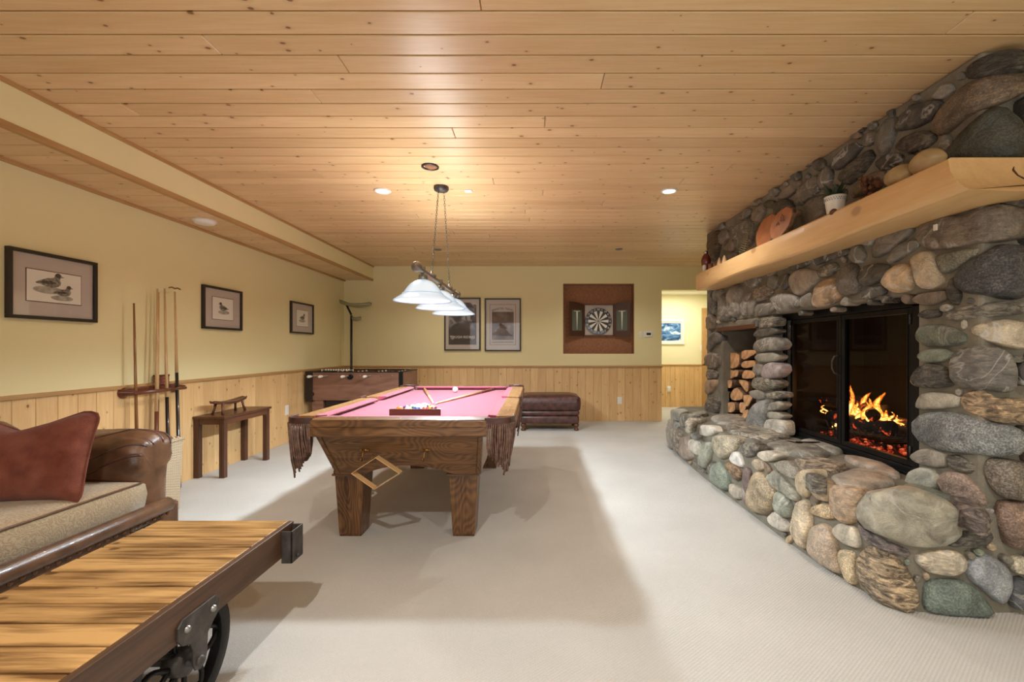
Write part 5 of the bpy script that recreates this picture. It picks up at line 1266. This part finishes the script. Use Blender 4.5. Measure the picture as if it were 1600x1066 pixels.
for a, b in ((FY0+.145, YM-.004), (YM+.004, FY1-.11)):
    m = MB(); w = .032
    m.box(XD-.004, XD+.03, a, a+w, FZ0+.058, FZ1-.058).box(XD-.004, XD+.03, b-w, b, FZ0+.058, FZ1-.058).box(XD-.004, XD+.03, a+w, b-w, FZ1-.058-w, FZ1-.058).box(XD-.004, XD+.03, a+w, b-w, FZ0+.058, FZ0+.058+w)
    m.box(XD-.008, XD, a+w-.004, a+w+.004, FZ0+.09, FZ1-.09).box(XD-.008, XD, b-w-.004, b-w+.004, FZ0+.09, FZ1-.09)
    d = obj('fireplace_door', m, M['black'], fp, bevel=.002, label='black iron screen door')
    obj('screen_pane', MB().poly([(XD+.012, a+w, FZ0+.09), (XD+.012, b-w, FZ0+.09), (XD+.012, b-w, FZ1-.09), (XD+.012, a+w, FZ1-.09)]), M['fireglass'], d)
    yy = YM+.02 if a > YM else YM-.02
    if a > YM: obj('door_handle', MB().tube([(XD-.004, yy, 1.16), (XD-.03, yy+.01, 1.155), (XD-.042, yy+.018, 1.12), (XD-.042, yy+.018, 1.07), (XD-.03, yy+.01, 1.035), (XD-.004, yy, 1.03)], .006, 8), M['iron'], d, True)
    for z in (.62, 1.38): obj('hinge', MB().tube([(XD-.01, b-.008 if a > YM else a+.008, z-.03), (XD-.01, b-.008 if a > YM else a+.008, z+.03)], .007, 8), M['iron'], d, True)
tag(obj('ash_tool', MB().box(1.93, 2.10, 3.30, 3.315, HZ+.03, HZ+.038).box(1.90, 1.96, 3.28, 3.50, HZ+.026, HZ+.033), M['black'], loc=(1.95, 3.35, HZ)), 'flat black iron strip lying on the hearth before the screen', 'fire tool')

# ---------------------------------------------------------------- fire
fcx = 2.50
gt = thing('fire_grate', 'black iron log grate inside the firebox', 'grate', (fcx, 3.30, FZ0+.02))
m = MB()
for i in range(9):
    y = 3.02+i*.07; m.tube([(fcx-.17, y, FZ0+.16), (fcx-.15, y, FZ0+.095), (fcx+.15, y, FZ0+.095), (fcx+.18, y, FZ0+.15)], .008, 6)
obj('bars', m, M['iron'], gt, True)
for y in (3.05, 3.55):
    for x in (fcx-.12, fcx+.12): obj('leg', MB().box(x-.01, x+.01, y-.01, y+.01, FZ0+.02, FZ0+.09), M['iron'], gt)
t = NT('charred_log'); co = t.n('TexCoord').outputs['Object']; nz = t.n('TexNoise', {'Vector': co, 'Scale': 14.0, 'Detail': 6, 'Roughness': .7}).outputs[0]
t.set(color=t.ramp(nz, [(.4, (.008, .006, .005, 1)), (.62, (.05, .03, .02, 1))]), rough=.9, ecol=(1, .10, .02, 1), estr=t.math('MULTIPLY', t.math('GREATER_THAN', nz, .60), .9), normal=t.bump(nz, .8, .02)); M['char'] = t.m
t = NT('glowing_embers'); co = t.n('TexCoord').outputs['Object']; nz = t.n('TexNoise', {'Vector': co, 'Scale': 26.0, 'Detail': 4}).outputs[0]
t.set(color=(.02, .012, .01, 1), rough=.9, ecol=t.ramp(nz, [(.42, (.25, .01, .004, 1)), (.55, (1, .06, .02, 1)), (.68, (1, .35, .12, 1))]), estr=t.math('MULTIPLY', t.math('SUBTRACT', nz, .40, clamp=True), 4.0)); M['ember'] = t.m
def log(a, b, r, label):
    a, b = Vector(a), Vector(b); path = []; rad = []
    for i in range(9):
        u = i/8; path.append(a.lerp(b, u)+Vector((noise.noise(a*9+Vector((u*4, 0, 0)))*.02, 0, noise.noise(b*7+Vector((u*4, 2, 0)))*.02))); rad.append(r*(1+.18*noise.noise(Vector((u*5, a.x*9, a.y*9)))))
    o = obj('burning_log', MB().tube(path, rad, 14), M['char'], smooth=True, loc=a)
    return tag(o, label, 'log', 'burning logs in the firebox')
log((fcx-.10, 3.02, .665), (fcx-.10, 3.62, .655), .055, 'charred log lying lowest at the front of the fire')
log((fcx+.08, 2.98, .66), (fcx+.08, 3.55, .67), .06, 'charred log lying at the back of the grate')
log((fcx-.16, 3.10, .745), (fcx+.14, 3.66, .80), .042, 'thinner charred log laid slantwise on top of the fire')
log((fcx+.10, 3.30, .76), (fcx-.08, 3.78, .77), .038, 'short charred log end sticking out to the left of the flames')
m = MB(); rr = random.Random(4)
for i in range(110):
    q = Vector((fcx+rr.uniform(-.20, .2), rr.uniform(2.98, 3.72), FZ0+.03+rr.uniform(0, .035))); m.ball(q, rr.uniform(.012, .026), 6, (1, 1, .7))
tag(obj('embers', m, M['ember'], smooth=False, loc=(fcx, 3.3, FZ0)), 'glowing red ember bed under the burning logs', 'embers', kind='stuff')
t = NT('fire_flame'); out = t.t.nodes['Material Output']
co = t.n('TexCoord').outputs['Generated']; z = t.n('SeparateXYZ', {0: co}).outputs[2]; ob = t.n('NewGeometry').outputs['Position']
nz = t.n('TexNoise', {'Vector': t.n('Mapping', {'Vector': ob, 'Scale': (1, 1, .45)}).outputs[0], 'Scale': 34.0, 'Detail': 5, 'Distortion': 1.6}).outputs[0]
lw = t.n('LayerWeight', {'Blend': .5}).outputs['Facing']
heat = t.math('SUBTRACT', t.math('ADD', t.math('MULTIPLY', t.math('SUBTRACT', 1.0, lw), .75), t.math('MULTIPLY', t.math('SUBTRACT', 1.0, z), .55)), t.math('MULTIPLY', nz, 1.05), clamp=True)
em_ = t.n('Emission', {'Color': t.ramp(heat, [(.05, (.55, .06, .005, 1)), (.25, (1, .22, .02, 1)), (.5, (1, .55, .10, 1)), (.8, (1, .88, .5, 1))]), 'Strength': t.math('MULTIPLY_ADD', heat, 5.0, .7)})
tr = t.n('BsdfTransparent'); mx = t.n('MixShader', {0: t.math('MULTIPLY', heat, 3.2, clamp=True), 1: tr.outputs[0], 2: em_.outputs[0]})
t.t.links.new(mx.outputs[0], out.inputs[0]); M['flame'] = t.m
fm = MB(); rr = random.Random(9)
def tongue(x, y, z0, h, r, ly, ph):
    path = []; rad = []
    for i in range(12):
        u = i/11; path.append((x+.02*math.sin(u*5+ph), y+ly*u*u+.022*math.sin(u*7+ph*2)*u, z0+h*u)); rad.append(r*(.55+1.2*u)*(1-u)**.8+.001)
    fm.tube(path, rad, 12)
for px_, top, bot, w in ((1340,601,652,.040),(1345,612,655,.05),(1361,610,655,.045),(1367,622,660,.04),(1331,628,658,.03),(1352,630,662,.05),(1376,640,664,.028),(1384,645,662,.018),(1391,648,664,.016),(1322,640,662,.03),(1306,650,668,.022),(1300,634,646,.012),(1372,628,662,.02),(1358,640,664,.05),(1340,640,662,.05),(1327,646,664,.03)):
    a = PX(px_, top, fcx-.05); b = PX(px_, bot, fcx-.05)
    for _k in range(2): tongue(fcx-.05+rr.uniform(-.08, .08), a.y+rr.uniform(-.05, .05), b.z, (a.z-b.z)*rr.uniform(.35, .7), w*.55, rr.uniform(-.06, .06), rr.random()*6)
    tongue(fcx-.05+rr.uniform(-.06, .08), a.y, b.z, a.z-b.z, w*.8, rr.uniform(-.02, .04), rr.random()*6)
tag(obj('fire_flames', fm, M['flame'], smooth=True, loc=(fcx, 3.3, .65)), 'orange and yellow flames rising over the burning logs', 'fire', kind='stuff')
light('POINT', 'fire_glow', (fcx-.02, 3.25, .84), 5, (1, .38, .08), shadow_soft_size=.10)

# ---------------------------------------------------------------- firewood in the niche
M['logend'] = plain('split_wood_face', lin(222, 172, 124), .75, nscale=18, namt=.2, bump=.3, bscale=60)
M['bark'] = plain('firewood_bark', lin(128, 98, 74), .85, nscale=24, namt=.4, bump=.7, bscale=30)
LG_ = [([(160,440),(160,320),(190,300),(300,310),(300,430),(250,455)], 'widest block in the upper left of the stack'),
 ([(305,375),(305,285),(445,285),(445,312),(335,375)], 'long pale split piece lying topmost on the right'),
 ([(300,435),(312,385),(430,375),(440,430),(330,452)], 'split log right under the topmost pale piece'),
 ([(165,462),(258,462),(255,530),(210,545),(172,510)], 'half-round log below the widest block'),
 ([(265,462),(310,462),(300,520),(265,530)], 'small split log right of the half-round one'),
 ([(314,520),(335,458),(450,480),(430,540),(322,545)], 'dark-sided split log at mid height on the right'),
 ([(140,560),(208,555),(213,620),(180,650),(145,620)], 'pale round-edged log at the left, mid height'),
 ([(216,552),(262,552),(254,620),(222,630)], 'narrow dark split log beside the pale round-edged one'),
 ([(270,548),(358,556),(375,600),(362,680),(312,610)], 'leaning triangular log in the stack middle'),
 ([(202,690),(268,605),(338,680),(328,730),(240,742)], 'bright blocky log in the stack centre'),
 ([(160,722),(178,655),(206,672),(213,740),(180,762)], 'rounded log left of the bright blocky one'),
 ([(332,690),(382,682),(430,692),(372,808),(342,760)], 'dark wedge against the stone pier'),
 ([(130,802),(148,762),(178,800),(160,835)], 'small log end low on the left'),
 ([(190,772),(220,748),(280,748),(284,830),(222,852)], 'reddish split log in the bottom row'),
 ([(288,752),(340,748),(352,790),(330,860),(292,840)], 'upright pale wedge in the bottom row'),
 ([(286,854),(328,866),(334,890),(292,890)], 'small block lowest of the stack'),
 ([(340,890),(370,822),(412,812),(390,900)], 'pale end beside the grey stone'),
 ([(85,640),(118,545),(138,590),(148,640)], 'dark thin log at the far left edge')]
XN = 2.14
zmin = min(PX(1100+x/5.607, 500+y/5.607, XN).z for p, _ in LG_ for x, y in p)
for p, lab in LG_:
    pts = [PX(1100+x/5.607, 500+y/5.607, XN) for x, y in resample(chaikin(p, 1), 12)]
    for v in pts: v.z = FZ0+.004+(v.z-zmin)*(1.28-FZ0)/(1.26-zmin); v.y = min(max(v.y, NY0+.006), NY1-.006)
    c = sum(pts, Vector())/len(pts); L = .34+rr.uniform(-.03, .05); dx = rr.uniform(-.02, .03)
    t_ = thing('firewood_log', 'split firewood log in the niche, '+lab, 'firewood', c, 'firewood stacked in the stone niche')
    r0 = [v+Vector((dx, 0, 0)) for v in pts]; r1 = [c+(v-c)*.94+Vector((dx+L, 0, 0)) for v in pts]
    obj('bark_side', MB().loft([r0, r1]), M['bark'], t_, bevel=.003)
    obj('cut_end', MB().prism([c+(v-c)*.93+Vector((-.001, 0, 0)) for v in r0], (-.003, 0, 0)), M['logend'], t_)

# ================================================================ MANTEL
ms = thing('mantel_beam', 'long pale peeled-wood mantel beam on the stone chimney', 'mantel', (1.95, 3.4, 1.86))
MX0, MZ0, MZ1 = 1.80, 1.868, 2.045
rings = []
def msec(y, kind=0, f=0):
    w1 = .006*math.sin(y*5.1)+.004*noise.noise(Vector((y*4, 0, 0))); w2 = .008*math.sin(y*3.3+1)
    pts = [(MX0+.018, MZ0+w2), (MX0+.004, MZ0+.015+w2), (MX0+w1, MZ0+.06), (MX0+w1*.7, MZ0+.11), (MX0+.003, MZ1-.012+w2*.5), (MX0+.014, MZ1), (2.0, MZ1+.002), (2.30, MZ1), (2.30, MZ0+.05), (2.18, MZ0+.01), (2.0, MZ0-.004)]
    return pts
for i in range(31):
    y = 5.02-(5.02-1.99)*i/30
    if i < 2: pass
    rings.append([Vector((a, y, z)) for a, z in msec(y)])
def scoop(z):
    k = (MZ1-z)/(MZ1-MZ0); return 1.957-.093*max(0, k)**1.7
rings.append([Vector((a, scoop(z)+.0, z)) for a, z in msec(1.95)])
mb_ = MB().loft(rings, cap=False)
# end faces, gridded so that the scooped cut is smooth
n = 11; last = len(mb_.v)-n
cen = []
end = MB()
zz = [MZ0+(MZ1-MZ0)*k/10 for k in range(11)]
pr = [[v.copy(), Vector((2.29, v.y, max(v.z, MZ0+.05)))] for v in rings[-1][:6]]
mb_.loft(pr, cap=False, closed=False)
mb_.poly([v for v in rings[0]])
mb_.poly([rings[-1][0], rings[-1][10], rings[-1][9], rings[-1][8]])
obj('beam_body', mb_, M['beam'], ms, True, bevel=.004)
obj('knot_scar', MB().tube([Vector((2.10, scoop(z)-.002, z)) + Vector((x, 0, 0)) for x, z in ((-.02, MZ1-.045), (-.03, MZ1-.06), (-.026, MZ1-.09), (-.005, MZ1-.115), (.012, MZ1-.125))], [.002, .004, .0035, .004, .002], 6), M['walnut'], ms, True)
obj('knot_stub', MB().ball((1.812, PX(1299, 332, 1.80).y, MZ1-.005), .028, 12, (.6, 1, .7)), M['walnut'], ms, True)

# things on the mantel
TZm = MZ1+.001
def slice_(px_, rx, rz, x, lean, label):
    y = PX(px_, 350, x).y; c = Vector((x, y, TZm+rz*math.cos(lean)))
    t_ = thing('wood_slice', label, 'wood slice', (x, y, TZm), 'wood slices on the mantel')
    mats = []
    ring0 = []; ring1 = []; ring2 = []; n_ = 32
    for k in range(n_):
        a = 2*PI*k/n_; w = 1+.03*math.sin(3*a)+.02*math.sin(7*a+1)
        u, v = rx*w*math.cos(a), rz*w*math.sin(a)
        pt = lambda s, d: Vector((x-v*s*math.sin(lean)*-1+d*1.0-.0, y+u*s, c.z+v*s*math.cos(lean)))
        ring0.append(pt(1, -.012)); ring1.append(pt(1, .012)); ring2.append(pt(.93, -.014))
    obj('bark_edge', MB().loft([ring0, ring1]), M['bark'], t_, bevel=.002)
    f = obj('cut_face', MB().prism(ring2, (.004, 0, 0)), plain('orange_polished_wood', lin(176, 112, 70), .4, nscale=10, namt=.15), t_)
    if label.startswith('oval'):
        mm = MB()
        for dy, dz, s in ((-.03, .03, .03), (.03, -.01, .028), (0, -.05, .025)):
            mm.ring((x-.016, y+dy, c.z+dz), s*.7, .0025, 'X', 14, 4)
            mm.tube([(x-.016, y+dy-s, c.z+dz-s), (x-.016, y+dy, c.z+dz+s), (x-.016, y+dy+s, c.z+dz-s*.6)], .0022, 5)
        obj('burned_drawing', mm, M['cuedark'], f, True)
slice_(1199, .17, .145, 1.935, .18, 'round orange wood slice standing behind the oval one')
slice_(1222, .155, .125, 1.885, .22, 'oval orange wood slice with burned drawing, standing in front')
q = PX(1305, 300, 1.90); py = q.y
pot = thing('potted_plant', 'small green plant in a white lace-rimmed pot on the mantel', 'plant', (1.90, py, TZm))
obj('pot', MB().lathe([(.040, 0), (.046, .02), (.058, .11), (.062, .125), (.055, .125), (.050, .10), (.0001, .095)], (1.90, py, TZm), n=28, cap=False), M['plastic'], pot, True)
m = MB()
for k in range(26):
    for r_, zr in ((0, .098), (.5, .108)):
        a = 2*PI*(k+r_)/26; m.ball((1.90+.0595*math.cos(a), py+.0595*math.sin(a), TZm+zr), .0035, 5)
obj('lace_rim', m, M['silver'], pot, True)
M['leaf'] = plain('dark_green_leaf', lin(58, 72, 46), .6, nscale=30, namt=.3)
m = MB(); rr = random.Random(2)
for k in range(80):
    a = rr.random()*2*PI; r_ = rr.uniform(.02, .085); z = rr.uniform(.04, .12)
    b = Vector((1.90, py, TZm+.10)); e = b+Vector((r_*math.cos(a), r_*math.sin(a), z)); s = Vector((-math.sin(a), math.cos(a), .3))*.011; md = b.lerp(e, .6)
    m.add([b, md+s, e, md-s, md+Vector((0, 0, .004))], [(0, 1, 4), (1, 2, 4), (2, 3, 4), (3, 0, 4)])
obj('leaves', m, M['leaf'], pot)
for (xx, label, rx, ry, rz) in (((1387, 272), 'smooth tan stone on the mantel, left of the pair', .085, .085, .058), ((1428, 250), 'smooth tan stone on the mantel, nearer the beam end', .08, .078, .064)):
    q = PX(xx[0]+18, xx[1], 1.88)
    vs = MB().ball((0, 0, 0), 1, 18)
    for v in vs.v:
        f = 1+.10*noise.noise(v*1.3+Vector((xx[0], 0, 0))); v.x *= rx*.8*f; v.y *= ry*f; v.z = v.z*rz*f+(rz*.15 if v.z > 0 else rz*.25); 
    zm = min(v.z for v in vs.v)
    for v in vs.v: v += Vector((1.89, q.y, TZm-zm))
    tag(obj('tan_stone', vs, plain('smooth_tan_stone', lin(186, 158, 112), .35, nscale=9, namt=.18), smooth=True, loc=(1.89, q.y, TZm)), label, 'stone', 'smooth stones on the mantel')
# dried brown flower cluster
q = PX(1360, 290, 1.93)
dr = thing('dried_flowers', 'dried brown flower cluster between the pot and the tan stones', 'dried flowers', (1.93, q.y, TZm))
m = MB()
for k in range(26): m.ball((1.93+rr.uniform(-.03, .03), q.y+rr.uniform(-.05, .05), TZm+.03+rr.uniform(0, .13)), rr.uniform(.010, .022), 6, (1, 1, rr.uniform(.6, 1.4)))
obj('blossoms', m, plain('dried_brown_petals', lin(104, 66, 44), .8, nscale=40, namt=.4), dr)
obj('stalk', MB().tube([(1.93, q.y, TZm), (1.93, q.y+.01, TZm+.06), (1.93, q.y-.01, TZm+.1)], .008, 6), M['walnut'], dr, True)
# sprig leaning against the chimney
q = PX(1160, 370, 1.93)
sg = thing('leaning_sprig', 'dry grey evergreen sprig leaning on the stones, left of the wood slices', 'sprig', (1.93, q.y, TZm))
m = MB(); st_ = [Vector((1.93, q.y, TZm)), Vector((1.96, q.y-.03, TZm+.13)), Vector((1.98, q.y-.05, TZm+.26))]
obj('stem', MB().tube(st_, [.005, .004, .002], 6), M['walnut'], sg, True)
for k in range(22):
    u = k/22; b = st_[0].lerp(st_[2], .15+.85*u); sd_ = 1 if k % 2 else -1
    m.tube([b, b+Vector((-.02, sd_*.05, .03)), b+Vector((-.01, sd_*.075, .01))], [.004, .004, .001], 5)
obj('needles', m, plain('grey_green_needles', lin(128, 124, 98), .8), sg)
# figurine at the far end
q = PX(1098, 400, 1.87); fy = 4.90; fx = 1.87
fg = thing('bird_figurine', 'dark red and white figurine with black cap at the far mantel end', 'figurine', (fx, fy, TZm))
obj('body', MB().lathe([(.030, 0), (.034, .05), (.048, .09), (.052, .13), (.040, .17), (.022, .20), (.0001, .205)], (fx, fy, TZm), n=16), plain('dark_red_glaze', lin(104, 34, 26), .25, coat=.4), fg, True)
obj('head', MB().ball((fx, fy, TZm+.215), .022, 12), M['blackpaint'], fg, True)
obj('face_patch', MB().ball((fx-.012, fy-.012, TZm+.213), .014, 10), M['paper'], fg, True)
obj('beak', MB().tube([(fx-.02, fy-.012, TZm+.215), (fx-.038, fy-.02, TZm+.21)], [.006, .001], 6), M['blackpaint'], fg, True)
obj('white_apron', MB().lathe([(.0001, 0), (.018, .0), (.022, .07), (.0001, .08)], (fx-.026, fy-.022, TZm), n=10, cap=False), M['paper'], fg, True)
for i, (px_, mt, lb, r_, h_) in enumerate(((1110, 'cuedark', 'small brown cup right beside the dark red figurine', .026, .07), (1117, 'cuedark', 'tiny brown pot between the cup and the candles', .02, .055))):
    y = PX(px_, 410, 1.87).y
    tag(obj('small_cup', MB().lathe([(r_*.8, 0), (r_, h_*.5), (r_*.9, h_), (r_*.7, h_), (.0001, h_*.6)], (1.87, y, TZm), n=14, cap=False), plain('glazed_brown_clay', lin(138, 92, 70), .3), smooth=True, loc=(1.87, y, TZm)), lb, 'cup', 'small pots on the mantel end')
for i, (px_, lb) in enumerate(((1124, 'small pale cone candle on the mantel, nearer the figurine'), (1132, 'small pale cone candle on the mantel, nearer the wood slices'))):
    y = PX(px_, 410, 1.87).y
    t_ = thing('cone_candle', lb, 'candle', (1.87, y, TZm), 'cone candles on the mantel')
    obj('wax', MB().lathe([(.028, 0), (.026, .02), (.010, .075), (.002, .09), (.0001, .092)], (1.87, y, TZm), n=14), plain('cream_wax', lin(222, 188, 142), .4), t_, True)
    obj('wick', MB().tube([(1.87, y, TZm+.09), (1.872, y, TZm+.098)], .0012, 5), M['blackpaint'], t_)
q, nn = FACE(1481, 356)
obj('paper_tag', MB().box(q.x-.066, q.x-.060, q.y-.010, q.y+.008, q.z-.014, q.z+.016), M['paper'], fp, label='tiny white tag on a stone under the mantel')
